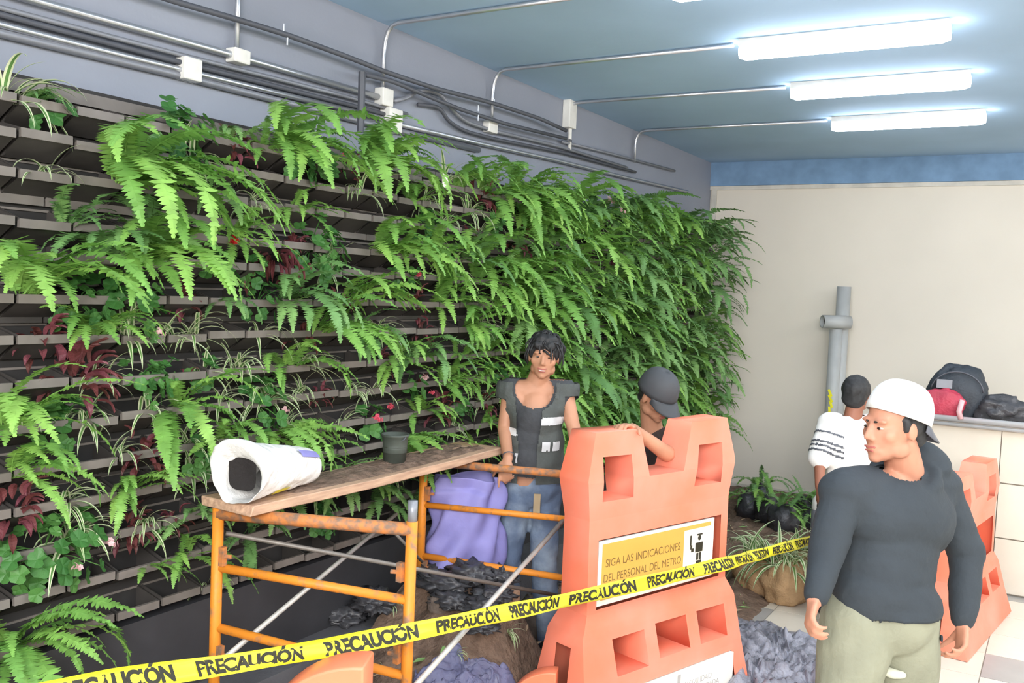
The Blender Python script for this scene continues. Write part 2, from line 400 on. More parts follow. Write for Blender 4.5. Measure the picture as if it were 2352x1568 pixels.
# ------------------------------------------------------------------ wall planter with trays
ROWS = [2.51, 2.40, 2.28, 2.12, 2.01, 1.87, 1.73, 1.58, 1.44, 1.29, 1.16, 1.01, .86, .70]
Y0, PIT, NC = .83, .2, 40
gw = empty('vertical_planter', (-3.1, 4.9, .62), 'dark modular planter covering the left wall with rows of grey brown trays', 'wall planter')
MB().box((XW, .8, .63), (-3.07, 8.9, 2.60)).build('backing', M_back, gw)
for i in range(5):     # mounting rails with joints
    z = (2.56, 2.19, 1.79, 1.22, .93)[i]
    for k in range(14):
        y = .85 + k * .575
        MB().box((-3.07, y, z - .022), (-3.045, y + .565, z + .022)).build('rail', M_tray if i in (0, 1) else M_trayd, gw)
def tray_geo(mb, ox, oy, oz):
    w_, t = .092, .006
    P = lambda x, y, z: (ox + x, oy + y, oz + z)
    # back at x=0 (wall), lip at x=.13
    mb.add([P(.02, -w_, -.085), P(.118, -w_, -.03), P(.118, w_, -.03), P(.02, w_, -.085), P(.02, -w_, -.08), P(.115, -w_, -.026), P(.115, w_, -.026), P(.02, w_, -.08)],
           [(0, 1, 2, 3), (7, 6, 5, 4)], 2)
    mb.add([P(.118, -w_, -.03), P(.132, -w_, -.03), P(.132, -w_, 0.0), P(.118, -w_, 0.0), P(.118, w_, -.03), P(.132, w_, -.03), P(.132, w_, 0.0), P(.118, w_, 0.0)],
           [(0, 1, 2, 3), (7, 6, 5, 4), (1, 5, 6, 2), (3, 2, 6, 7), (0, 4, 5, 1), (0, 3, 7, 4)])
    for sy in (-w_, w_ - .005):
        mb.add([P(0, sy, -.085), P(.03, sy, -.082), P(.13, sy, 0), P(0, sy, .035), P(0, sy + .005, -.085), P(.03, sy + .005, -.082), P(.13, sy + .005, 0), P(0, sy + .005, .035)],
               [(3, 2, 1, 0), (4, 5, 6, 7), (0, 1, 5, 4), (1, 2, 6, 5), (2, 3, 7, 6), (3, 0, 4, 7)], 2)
    mb.add([P(.0, -w_, .028), P(.006, -w_, .028), P(.006, w_, .028), P(.0, w_, .028), P(.0, -w_, .036), P(.006, -w_, .036), P(.006, w_, .036), P(.0, w_, .036)], [(0, 1, 5, 4), (1, 2, 6, 5), (4, 5, 6, 7), (0, 3, 2, 1)])
    mb.add([P(0.002, -w_ + .005, -.045), P(.09, -w_ + .005, -.045), P(.09, w_ - .005, -.045), P(0.002, w_ - .005, -.045)], [(0, 1, 2, 3)], 1)
tmb = MB(); tray_geo(tmb, 0, 0, 0)
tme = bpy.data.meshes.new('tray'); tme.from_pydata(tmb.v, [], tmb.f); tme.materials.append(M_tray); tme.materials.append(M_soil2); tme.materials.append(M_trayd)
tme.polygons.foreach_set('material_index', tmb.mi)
far = MB(); cnt = 0
for c in range(NC):
    for r_, z in enumerate(ROWS):
        y = Y0 + .1 + c * PIT
        if y > 8.85: continue
        px = proj((-2.94, y, z))
        if px[0] < -80 or px[1] > 1640: continue
        if cnt < 300:
            o = bpy.data.objects.new('tray', tme); COL.objects.link(o); o.parent = gw
            o.location = Vector((-3.07, y, z)) - Vector(gw.location); o.rotation_euler.y = rnd.uniform(-.05, .05); cnt += 1
        else: tray_geo(far, -3.07, y, z)
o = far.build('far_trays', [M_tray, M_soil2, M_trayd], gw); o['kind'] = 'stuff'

# ------------------------------------------------------------------ plants
def frond_mesh(e0, drop, n=40, wid=.080, curl=0.0, seed=0):
    """one fern frond of length 1, growing along +X, first rising at e0 degrees then arching down"""
    rr = random.Random(seed); pts = []; p = Vector((0, 0, 0)); a = math.radians(e0); dd = math.radians(drop); yaw = 0
    ns = 30
    for i in range(ns + 1):
        pts.append((p.copy(), a - dd * (i / ns) ** 1.2, yaw))
        th = a - dd * (i / ns) ** 1.2; yaw += curl / ns
        p = p + Vector((math.cos(th) * math.cos(yaw), math.cos(th) * math.sin(yaw), math.sin(th))) / ns
    mb = MB()
    def smp(t):
        i = min(ns - 1, int(t * ns)); f = t * ns - i
        P = pts[i][0].lerp(pts[i + 1][0], f); th = pts[i][1]; yw = pts[i][2]
        T = Vector((math.cos(th) * math.cos(yw), math.cos(th) * math.sin(yw), math.sin(th)))
        S = Vector((-math.sin(yw), math.cos(yw), 0)); return P, T, S, T.cross(S)
    mb.tube([smp(t)[0] for t in np.linspace(0, .99, 9)], .004, 3, False, rs=[.006 * (1 - .7 * t) for t in np.linspace(0, .99, 9)])
    for i in range(n):
        t = .10 + .89 * i / (n - 1)
        P, T, S, U = smp(t)
        L = wid * (min(1, (t - .04) / .14) ** .8) * (1 - .85 * max(0, (t - .6) / .4) ** 1.6)
        wd = .5 * 1.0 / n
        for sgn in (-1, 1):
            d = (S * sgn + T * (.22 + rr.uniform(-.12, .12)) - U * rr.uniform(.0, .3) * (1 if rr.random() < .85 else -1)).normalized() * L * rr.uniform(.85, 1.1)
            a0 = P - T * wd; b0 = P + T * wd
            m0 = P + d * .6 - T * wd * .85; m1 = P + d * .6 + T * wd * .95; tip = P + d
            mb.add([a0, b0, m1, tip, m0], [(0, 1, 2, 3, 4)])
    me = bpy.data.meshes.new('frond'); me.from_pydata(mb.v, [], mb.f); return me
FSP = [(78, 95), (62, 105), (48, 110), (35, 105), (72, 150), (20, 85), (55, 75), (40, 140), (80, 60), (5, 75), (65, 130), (28, 60)]
def mkset(m):
    out = []
    for i, (e, d) in enumerate(FSP):
        me = frond_mesh(e, d, curl=rnd.uniform(-.5, .5), seed=i); me.materials.append(m); out.append(me)
    return out
FR = {'b': mkset(M_fern), 'd': mkset(M_fernd)}
def part(name, me, parent, loc=(0, 0, 0), rot=(0, 0, 0), sc=1.0):
    o = bpy.data.objects.new(name, me); COL.objects.link(o); o.parent = parent; o.location = loc; o.rotation_euler = rot
    o.scale = (sc, sc, sc) if not isinstance(sc, tuple) else sc
    return o
def blade_mesh(e0, drop, wid=.045, seed=0):
    mb = MB(); a = math.radians(e0); dd = math.radians(drop); p = Vector((0, 0, 0)); ns = 9; P = [p.copy()]
    for i in range(ns):
        th = a - dd * (i / ns) ** 1.1; p = p + Vector((math.cos(th), 0, math.sin(th))) / ns; P.append(p.copy())
    rows = []
    for i, q in enumerate(P):
        t = i / ns; w_ = wid * (1 - t ** 2.5) * min(1, .5 + 2 * t); up = .25 * w_
        for k, (f, z) in enumerate(((-1, 1), (-.42, 0), (.42, 0), (1, 1))): rows.append((q.x, q.y + f * w_, q.z + z * up))
    fs = []; mi = []
    for i in range(ns):
        for k in range(3):
            a_ = i * 4 + k; fs.append([a_, a_ + 1, a_ + 5, a_ + 4]); mi.append(0 if k == 1 else 1)
    me = bpy.data.meshes.new('leaf'); me.from_pydata(rows, [], fs); me.materials.append(M_spg); me.materials.append(M_spw)
    me.polygons.foreach_set('material_index', mi); me.polygons.foreach_set('use_smooth', [True] * len(fs)); return me
BL = [blade_mesh(*a) for a in ((80, 120), (65, 140), (50, 130), (70, 160), (30, 110), (85, 80), (55, 95), (10, 95))]
def round_leaf(m, lobes=5, seed=0):
    mb = MB(); n = 15; rr = random.Random(seed); vs = [(0, 0, 0)]
    for k in range(n):
        a = 2 * PI * k / n + .2; r = 1 + .10 * math.cos(a * lobes) + rr.uniform(-.04, .04)
        if k == n - 1: r *= .55
        vs.append((r * math.cos(a), r * math.sin(a), .22 + .1 * math.cos(a * lobes)))
    fs = [(0, 1 + k, 1 + (k + 1) % n) for k in range(n)]
    me = bpy.data.meshes.new('leaf'); me.from_pydata(vs, [], fs); me.materials.append(m); return me
RL = [round_leaf(M_ger, 5, s) for s in range(3)]
def lance_leaf(m, wid=.3):
    vs = []; fs = []; n = 6
    for i in range(n + 1):
        t = i / n; w_ = wid * math.sin(PI * min(1, t * .93 + .05)) ** .8 * (1 - .2 * t); z = .25 * math.sin(t * PI * .9) - .2 * t * t
        vs += [(t, -w_, z + .12), (t, 0, z), (t, w_, z + .12)]
    for i in range(n):
        a = i * 3; fs += [(a, a + 1, a + 4, a + 3), (a + 1, a + 2, a + 5, a + 4)]
    me = bpy.data.meshes.new('leaf'); me.from_pydata(vs, [], fs); me.materials.append(m); return me
LL = lance_leaf(M_red, .22)
LLN = lance_leaf(M_red, .09)
def flower_mesh(m):
    mb = MB(); rr = random.Random(5)
    for k in range(9):
        c = Vector((rr.gauss(0, .35), rr.gauss(0, .35), rr.gauss(0, .25)))
        nrm = (c + Vector((rr.gauss(.5, .3), rr.gauss(-.3, .3), .4))).normalized(); u = nrm.orthogonal().normalized(); v = nrm.cross(u)
        for j in range(5):
            a = 2 * PI * j / 5; d = u * math.cos(a) + v * math.sin(a); e = nrm.cross(d) * .2
            mb.add([c, c + d * .3 - e + nrm * .1, c + d * .5 + nrm * .06, c + d * .3 + e + nrm * .1], [(0, 1, 2, 3)])
    me = bpy.data.meshes.new('flower_head'); me.from_pydata(mb.v, [], mb.f); me.materials.append(m); return me
FL = {'pink': flower_mesh(M_pink), 'red': flower_mesh(M_redfl), 'pale': flower_mesh(M_pale)}
PLANTS = []
def fern(root, size, n, mk='b', yaw=(-75, 75), idx=None, spread=1.0, extra=None):
    e = empty('fern', root, '', 'fern')
    for k in range(n):
        i = rnd.choice(idx or [0, 1, 2, 3, 4, 5, 6, 7, 9, 10, 11])
        f = (k + .5) / n; y = yaw[0] + (yaw[1] - yaw[0]) * ((f * 7.37) % 1.0) + rnd.uniform(-9, 9)
        s = size * rnd.uniform(.62, 1.08)
        part('frond', FR[mk][i], e, (rnd.uniform(0, .03), rnd.uniform(-.035, .035), 0), (rnd.uniform(-.25, .25), 0, math.radians(y)), s)
    for (y, i, s) in (extra or ()):
        part('frond', FR[mk][i], e, (0, 0, 0), (0, 0, math.radians(y)), s)
    PLANTS.append((e, 'fern', 'bright green' if mk == 'b' else 'dark green', size)); return e
def spider(root, size, n, yaw=(-100, 100), name='spider_plant'):
    e = empty(name, root, '', 'spider plant')
    for k in range(n):
        y = rnd.uniform(*yaw); part('leaf', rnd.choice(BL), e, (rnd.uniform(0, .02), rnd.uniform(-.03, .03), 0), (0, 0, math.radians(y)), size * rnd.uniform(.6, 1.05))
    PLANTS.append((e, 'spider plant', 'striped', size)); return e
def geranium(root, size, n, flowers=(), leaf=.032):
    e = empty('geranium', root, '', 'geranium'); st = MB(); e0 = Vector(root)
    for k in range(n):
        a = math.radians(rnd.uniform(-95, 95)); el = math.radians(rnd.uniform(-55, 75)); r = size * rnd.uniform(.45, 1)
        d = Vector((math.cos(a) * math.cos(el) * .8 + .1, math.sin(a) * math.cos(el), math.sin(el) * .95)) * r
        nrm = (d.normalized() + Vector((.3, -.1, .7))).normalized()
        q = nrm.to_track_quat('Z', 'Y'); o = part('leaf', RL[k % 3], e, d, (0, 0, 0), leaf * rnd.uniform(.7, 1.2))
        o.rotation_euler = q.to_euler()
        if k % 2 == 0: st.tube([e0, e0 + d * .5 + Vector((0, 0, .01)), e0 + d], .0022, 4, False)
    st.build('stems', M_ger, e)
    for (c, dx, dy, dz, s) in flowers: part('flower_head', FL[c], e, (dx, dy, dz), (0, 0, rnd.uniform(0, 3)), s)
    PLANTS.append((e, 'geranium', 'round leaved' + (' ' + {'pink': 'pink', 'red': 'red', 'pale': 'pale pink'}[flowers[0][0]] + ' flowering' if flowers else ''), size)); return e
def redplant(root, size, n, hang=False):
    e = empty('red_leaf_plant', root, '', 'red plant')
    for k in range(n):
        y = rnd.uniform(-100, 100); el = rnd.uniform(-75, -20) if hang else rnd.uniform(-50, 70)
        dd = Vector((math.cos(math.radians(y)), math.sin(math.radians(y)), math.sin(math.radians(el)) * 1.3)) * size * rnd.uniform(.1, .5)
        part('leaf', LLN if hang else LL, e, dd, (0, math.radians(-el), math.radians(y)), size * rnd.uniform(.4, .62))
    PLANTS.append((e, 'red plant', 'dark red', size)); return e
def rootpx(px, py):
    p = W(px, py, -2.98); z = min(ROWS, key=lambda r: abs(r - p.z)); return Vector((-2.99, p.y, z - .03)), ROWS.index(z)
UP = [1, 2, 6, 4, 10]; MID = [1, 2, 3, 5, 7, 10]; LOW = [3, 5, 9, 11, 7]
# the hand-placed plants of the near part, by the photograph (root pixel)
FERNS = [  # px,py,size,n,kind,yaw,idx
    (275, 395, .70, 22, 'b', (-45, 60), [2, 3, 3, 5, 7, 7, 10, 11, 1]), (640, 345, .62, 18, 'b', (-60, 70), [2, 3, 5, 7, 7, 10]), (855, 345, .62, 18, 'b', (-70, 60), [1, 2, 3, 4, 6, 7, 10]), (1045, 440, .45, 12, 'b', (-40, 80), UP),
    (55, 690, .62, 14, 'b', (-60, 80), UP), (345, 565, .55, 15, 'b', (-60, 50), MID), (535, 545, .36, 11, 'b', (-60, 60), None), (650, 655, .50, 13, 'd', (-50, 60), MID),
    (735, 745, .62, 11, 'b', (-45, 40), [2, 3, 7, 1]), (870, 560, .58, 14, 'b', (-60, 70), MID), (205, 790, .34, 13, 'b', (-80, 80), UP), (15, 945, .44, 12, 'b', (-50, 80), None),
    (395, 965, .46, 12, 'b', (-70, 80), None), (620, 1010, .42, 14, 'b', (-60, 70), LOW), (25, 1060, .42, 8, 'b', (-30, 60), MID), (285, 1110, .30, 12, 'b', (-70, 70), MID),
    (25, 1450, .50, 14, 'b', (-70, 60), LOW + MID), (900, 985, .46, 12, 'b', (-40, 60), LOW), (150, 470, .32, 7, 'd', (-60, 80), UP), (240, 560, .40, 9, 'd', (-70, 40), UP),
    (470, 420, .34, 8, 'd', (-70, 60), MID), (790, 690, .46, 9, 'b', (0, 80), UP), (980, 560, .44, 11, 'b', (-60, 70), None), (1000, 700, .46, 12, 'b', (-60, 80), None),
    (1070, 770, .44, 12, 'b', (-70, 60), MID), (1150, 640, .50, 13, 'b', (-50, 80), MID), (960, 830, .40, 9, 'd', (-60, 60), MID), (1010, 870, .38, 10, 'b', (-60, 70), None),
    (640, 1130, .34, 10, 'd', (-70, 70), MID), (760, 1120, .36, 11, 'd', (-60, 60), MID), (860, 1130, .34, 10, 'd', (-60, 70), None), (950, 1120, .38, 10, 'd', (-50, 70), LOW),
    (560, 1210, .30, 9, 'd', (-70, 70), None), (440, 1150, .28, 8, 'd', (-70, 70), MID), (500, 700, .26, 5, 'd', (-60, 60), MID), (330, 1250, .22, 5, 'b', (-40, 60), LOW),
    (1180, 430, .50, 13, 'b', (-70, 60), None), (1060, 600, .42, 10, 'd', (-60, 70), None), (60, 180, .2, 6, 'd', (-70, 70), UP), (520, 240, .26, 8, 'd', (-60, 70), UP),
]
for (px, py, s, n, mk, yw, ix) in FERNS:
    rt, _ = rootpx(px, py); fern(rt, s * 1.04, int(n * 1.25), mk, yw, ix)
for px, py, s, n in [(25, 240, .28, 18), (385, 740, .24, 12), (225, 890, .20, 14), (335, 925, .22, 16), (610, 890, .26, 22), (545, 830, .24, 14), (140, 1120, .22, 16), (150, 1260, .26, 20),
                     (330, 1240, .20, 18), (440, 1090, .24, 10), (60, 945, .20, 14), (470, 880, .20, 8), (690, 860, .24, 14), (600, 730, .22, 10), (260, 1040, .20, 10), (425, 1010, .22, 14),
                     (690, 930, .22, 12), (1040, 960, .2, 10), (860, 860, .22, 10), (490, 1290, .16, 8), (100, 360, .22, 9), (790, 960, .2, 8)]:
    rt, _ = rootpx(px, py); spider(rt, s, n)
for px, py, s, n, fls in [(395, 225, .17, 34, []), (690, 265, .13, 24, [('pink', .12, -.02, .03, .022), ('pink', .14, .05, .02, .026)]), (285, 690, .17, 34, [('pale', .14, .06, -.10, .022)]),
                          (105, 1245, .20, 46, [('pale', .16, .02, -.03, .022), ('pale', .15, .16, .02, .024)]), (590, 950, .16, 30, [('pale', .1, .08, -.02, .018)]), (715, 560, .18, 30, []),
                          (500, 640, .10, 14, [('red', .10, .0, .12, .026)]), (760, 330, .08, 10, [('pink', .10, .02, .06, .026)]), (850, 960, .10, 14, [('pink', .1, -.05, .03, .026), ('pink', .1, .05, .08, .024)]),
                          (1170, 390, .1, 12, [('red', .12, .06, .06, .026)]), (930, 640, .12, 16, [('pink', .1, .0, .03, .022)]), (1340, 420, .12, 14, [('pale', .2, .05, .12, .035), ('pale', .22, .2, .06, .035)]),
                          (940, 850, .10, 12, [('pale', .1, .02, .06, .026), ('pink', .12, .06, -.02, .02)]), (130, 1010, .12, 16, []), (440, 1005, .12, 16, []), (470, 860, .08, 9, []),
                          (1130, 880, .12, 16, []), (1050, 900, .12, 14, []), (120, 185, .08, 9, []), (370, 840, .10, 10, [])]:
    rt, _ = rootpx(px, py); geranium(rt, s, n, fls)
for px, py, s, n, hg in [(535, 270, .12, 16, 0), (635, 545, .20, 34, 1), (95, 745, .13, 20, 0), (165, 890, .18, 34, 0), (335, 1015, .13, 22, 0), (25, 1155, .14, 24, 0), (295, 1175, .12, 20, 0),
                         (775, 690, .09, 14, 0), (1100, 425, .16, 16, 0), (1012, 915, .12, 22, 0), (1105, 915, .12, 22, 0), (800, 340, .10, 12, 0), (690, 790, .12, 12, 0), (950, 670, .12, 16, 0),
                         (560, 260, .08, 12, 0), (430, 820, .06, 8, 0)]:
    rt, _ = rootpx(px, py); redplant(rt, s, n, hg)
# dense far half of the wall
for c in range(19, NC - 1):
    for r_, z in enumerate(ROWS):
        y = Y0 + .1 + c * PIT + rnd.uniform(-.06, .06)
        if (r_ * 7 + c * 3) % 7 > (3 if y < 7.2 else 2): continue
        low = z < 1.75 and 3.7 < y < 5.1
        k = rnd.random(); rt = Vector((-2.99, y, z - .03))
        if low and z < .9: continue
        if k < .80: fern(rt, rnd.uniform(.24, .32) if low else rnd.uniform(.46, .68), 14, 'b' if rnd.random() < (.65 if y < 6.5 else .3) else 'd', (-75, 75), (UP if (r_ < 2 and y > 5.5) else None))
        elif k < .88: spider(rt, .22, 12)
        elif k < .95: geranium(rt, .14, 16, [('pale', .16, .02, .05, .026)] if rnd.random() < .4 else [])
        else: redplant(rt, .14, 16)
# smaller fillers of the near half
FILL = random.Random(5)
used = [(e.location.y, e.location.z) for e, *_ in PLANTS]
for c in range(2, 20):
    for r_, z in enumerate(ROWS):
        y = Y0 + .1 + c * PIT + FILL.uniform(-.05, .05); px = proj((-2.9, y, z))
        if px[0] < 0 or px[1] > 1500: continue
        pr = .16 if r_ in (0, 2, 3, 4) and px[0] < 450 else .52
        if px[1] > 1290 or (px[0] > 480 and px[1] > 1200): pr = .06
        if FILL.random() > pr or any(abs(y - a) < .07 and abs(z - b) < .1 for a, b in used): continue
        k = FILL.random(); rt = Vector((-2.99, y, z - .03))
        if k < .34: spider(rt, FILL.uniform(.17, .27), 15)
        elif k < .62: geranium(rt, FILL.uniform(.08, .13), 20, [], .024)
        elif k < .90: fern(rt, FILL.uniform(.24, .42), 10, FILL.choice('bbd'), (-75, 75))
        else: redplant(rt, FILL.uniform(.07, .12), 14)
# labels of the wall plants, each told apart by kind, row and what it grows near
ORD = ['top', 'second', 'third', 'fourth', 'fifth', 'sixth', 'seventh', 'eighth', 'ninth', 'tenth', 'eleventh', 'twelfth', 'thirteenth', 'bottom']
NTH = ['nearest', 'second nearest', 'third nearest', 'fourth nearest', 'fifth nearest', 'sixth nearest', 'seventh nearest', 'eighth nearest']
def place_of(x, y):
    if x < 160: return 'at the near wall end'
    if x < 450: return 'left of the white sack' if y > 950 else 'on the near wall half'
    if x < 760: return 'above the white sack' if y < 1080 else 'behind the orange frame'
    if x < 1130: return 'above the black bucket' if y < 1000 else 'under the far plank end'
    if x < 1340: return 'above the smiling man' if y < 800 else 'beside the smiling man'
    if x < 1470: return 'between smiling man and black cap'
    return 'near the far blue corner'
grp = {}
for e, kind, look, size in PLANTS:
    z = e.location.z + .03; r_ = min(range(14), key=lambda i: abs(ROWS[i] - z)); p = proj(e.location)
    key = (kind, look, r_, place_of(p[0], p[1])); grp.setdefault(key, []).append(e)
for (kind, look, r_, plc), es in grp.items():
    es.sort(key=lambda e: e.location.y)
    base = {'fern': look + ' arching fern', 'spider plant': 'cream striped spider plant', 'geranium': look + ' geranium', 'red plant': 'dark red leaved plant'}[kind]
    for i, e in enumerate(es):
        e['label'] = (NTH[min(i, 7)] + ' ' if len(es) > 1 else '') + base + ' in ' + ORD[r_] + ' tray row, ' + plc
        e['group'] = {'fern': 'ferns in the wall planter', 'spider plant': 'spider plants in the wall planter', 'geranium': 'geraniums in the wall planter', 'red plant': 'red leaved plants in the wall planter'}[kind]
p = W(1022, 415, -2.8)
o = MB().box((p.x, p.y - .025, p.z - .035), (p.x + .004, p.y + .025, p.z + .035)).build('plant_tag', M_signw, None, origin=p); tag(o, 'small white plant tag among the ferns left of centre', 'tag')
# ------------------------------------------------------------------ scaffold
ZR = 1.085
A_L, A_R, B_L, B_R = (-2.64, 2.43), (-1.98, 2.73), (-2.69, 3.79), (-1.93, 4.04)
def frame(name, L, Rr, rails, label, pins, toprail):
    t = empty(name, (L[0], L[1], 0), label, 'scaffold', 'orange scaffold frames')
    ztop = ZR + .02
    for P, pin in ((L, pins[0]), (Rr, pins[1])):
        zb = sh(P[0], P[1]) - .02 if P[0] > -2.77 else .3
        MB().tube([(P[0], P[1], zb), (P[0], P[1], ztop)], .021, 12).build('post', M_orange, t, True)
        if pin: MB().tube([(P[0], P[1], ztop - .01), (P[0], P[1], ztop + pin)], .018, 12).build('pin', M_gpipe, t, True)
    d = Vector((Rr[0] - L[0], Rr[1] - L[1], 0)).normalized()
    for zl, zr, m, r in rails:
        MB().tube([(L[0], L[1], zl), (Rr[0], Rr[1], zr)], r, 12).build('rail', m, t, True)
    for P, s, zz in ((L, 1, (.93, .56)), (Rr, -1, (.92, .62))):
        for z in zz:
            q = Vector((P[0], P[1], z)) + d * s * .03 + Vector((.0, -.012, 0))
            mb = MB().bar(q + Vector((0, 0, -.035)), q + Vector((0, 0, .035)), .022, .022); mb.tube([q, q + d * s * .035], .008, 6)
            mb.build('lock', M_rust, t)
    return t
frame('scaffold_frame', A_L, A_R, [(ZR, ZR - .01, M_rust, .024), (.885, .815, M_orange, .017), (.66, .535, M_orange, .017)],
      'near orange tubular scaffold frame holding the left end of the plank', (0, .075), True)
frame('scaffold_frame', B_L, B_R, [(ZR, ZR - .005, M_rust, .019), (.87, .865, M_orange, .015), (.615, .575, M_orange, .016)],
      'far orange tubular scaffold frame the smiling man holds on to', (0, 0), True)
def brace(a, b, m, r, label):
    o = MB().tube([a, b], r, 8).build('cross_brace', m, None, True, origin=a); tag(o, label, 'brace', 'scaffold cross braces')
brace(at(520, 1507, 3.40), at(910, 1180, 4.62), M_rod, .010, 'pale diagonal brace rising from the near frame left foot to below the plank')
brace(at(940, 1590, 3.33), at(1293, 1196, 4.45), M_rod, .011, 'pale diagonal brace rising from near frame right foot to the tall orange barrier')
brace(at(518, 1224, 3.52), at(1285, 1368, 4.5), M_rodd, .009, 'dull grey brace sloping gently down to the right behind the near frame')
brace(at(905, 1222, 4.3), at(970, 1290, 4.5), M_rodd, .007, 'short thin brace end beside the near frame pin')
# plank
pk = MB(); zt = 1.145; n = 24
x0, x1, y0, y1 = -2.71, -2.44, 2.40, 4.12
for i in range(n):
    pass
vs = []; fs = []
for i in range(n + 1):
    y = y0 + (y1 - y0) * i / n; sag = -.008 * math.sin(PI * i / n)
    for (x, z) in ((x0, zt - .036), (x1, zt - .036), (x1, zt), (x0, zt)):
        e = .012 * noise.noise(Vector((x * 5, y * 4, 0)))
        vs.append((x + e, y + (.03 * noise.noise(Vector((x * 30, z * 40, 5))) if i in (0, n) else 0), z + sag))
for i in range(n):
    a = i * 4
    for k in range(4): fs.append((a + k, a + (k + 1) % 4, a + 4 + (k + 1) % 4, a + 4 + k))
fs += [(3, 2, 1, 0), (n * 4, n * 4 + 1, n * 4 + 2, n * 4 + 3)]
o = MB().add(vs, fs).build('plank', M_wood, None, origin=((x0 + x1) / 2, (y0 + y1) / 2, zt)); edit(o, ('BEVEL', dict(width=.003, segments=1)))
tag(o, 'long wooden plank resting on the two orange scaffold frames', 'plank')
g = MB(); gx, gy = 14, 60
for j in range(gy + 1):
    for i in range(gx + 1):
        x = x0 + .015 + (x1 - x0 - .055) * i / gx; y = y0 + .25 + (y1 - y0 - .3) * j / gy
        ed = min(i, gx - i, j, gy - j); h = (.012 + .014 * noise.noise(Vector((x * 14, y * 14, 1))) + .008 * noise.noise(Vector((x * 50, y * 50, 2)))) * min(1, ed / 2)
        g.v.append((x, y, zt - .008 + max(-.002, h)))
g.f = [[j * (gx + 1) + i, j * (gx + 1) + i + 1, (j + 1) * (gx + 1) + i + 1, (j + 1) * (gx + 1) + i] for j in range(gy) for i in range(gx)]; g.mi = [0] * len(g.f)
o = g.build('spilled_soil', M_soil, None, True); tag(o, 'thin layer of brown soil spilled along the plank', 'soil', kind='stuff')

# white sack lying on the plank, mouth towards the viewer's left
def sack():
    c = Vector((-2.52, 2.44, zt + .005)); ax = Vector((.62, .78, .0)).normalized(); sd = Vector((ax.y, -ax.x, 0)); up = Vector((0, 0, 1))
    Ls = .46; n = 40; m = 18; vs = []; fs = []
    c = at(538, 1105, 3.36); c.z = zt + .005
    ax = (at(715, 1085, 3.80) - at(548, 1098, 3.36)); ax.z = 0; ax.normalize(); sd = Vector((ax.y, -ax.x, 0))
    rows = []
    for i in range(m + 1):
        t = i / m; w_ = .118 - .035 * t; h_ = .112 - .045 * t ** 1.2
        if t < .12: w_ *= 1.04 + .04 * math.cos(t * 26); h_ *= 1.06
        rows.append((c + ax * (Ls * t), w_, h_, t))
    rows2 = [(c + ax * .012, .102, .098, 0), (c + ax * .05, .080, .078, 0), (c + ax * .10, .066, .066, 0), (c + ax * .2, .055, .05, 0)]
    def ring(p, w_, h_, t, ins):
        for k in range(n):
            a = 2 * PI * k / n; q = Vector((math.cos(a), math.sin(a)))
            sq = 1 / max(abs(q.x) ** 3 + abs(q.y) ** 3, .2) ** (1 / 3) if True else 1
            r = 1 + .10 * noise.noise(Vector((q.x * 2.2, q.y * 2.2, t * 5))) + .075 * noise.noise(Vector((q.x * 6, q.y * 6, t * 9 + 3)))
            r *= (.86 + .14 * sq)
            v = p + sd * (q.x * w_ * r) + up * (q.y * h_ * r + h_ * .97)
            if not ins: v += ax * (.022 * math.sin(a * 2 + 1) * (1 - t) ** 3)
            v.z = max(v.z, zt + .004)
            vs.append(v)
    for r_ in reversed(rows2): ring(*r_[:3], 0, True)
    off = len(rows2)
    for r_ in rows: ring(*r_, False)
    N = off + len(rows)
    for i in range(N - 1):
        for k in range(n): fs.append((i * n + k, i * n + (k + 1) % n, (i + 1) * n + (k + 1) % n, (i + 1) * n + k))
    fs.append([(N - 1) * n + k for k in range(n)])
    o = MB().add(vs, fs).build('sack', M_sack, None, True, origin=c)
    edit(o, ('SUBSURF', dict(levels=1, render_levels=1)))
    tag(o, 'white plastic sack lying open mouthed on the left end of the plank', 'sack')
    # dark soil inside
    mb = MB(); cc = c + ax * .045 + up * .108
    ctr = len(mb.v); mb.v.append(tuple(cc + ax * .02)); R_ = 26
    for k in range(R_):
        a = 2 * PI * k / R_; q = Vector((math.cos(a), math.sin(a))); sq = 1 / (abs(q.x) ** 4 + abs(q.y) ** 4) ** .25
        mb.v.append(tuple(cc + sd * q.x * .060 * sq + up * q.y * .070 * sq))
    for k in range(R_): mb.f.append([0, 1 + k, 1 + (k + 1) % R_]); mb.mi.append(0)
    mb.build('sack_contents', M_hole, o, origin=c).location = (0, 0, 0)
    mb = MB()
    for (t0, t1, a0, a1, mm) in ((.30, .52, -1.25, -.75, 0), (.66, .95, .55, .95, 1)):
        vs = []
        for t in np.linspace(t0, t1, 5):
            w_ = .118 - .035 * t; h_ = .112 - .045 * t ** 1.2
            for a in np.linspace(a0, a1, 5):
                q = (math.cos(a), math.sin(a)); vs.append(c + ax * Ls * t + sd * (q[0] * w_ * 1.06) + up * (q[1] * h_ * 1.04 + h_))
        mb.add(vs, [(i * 5 + k, i * 5 + k + 1, i * 5 + 5 + k + 1, i * 5 + 5 + k) for i in range(4) for k in range(4)], mm)
    mb.build('print', [M_yel, M_purple], o, True, origin=c).location = (0, 0, 0)
sack()
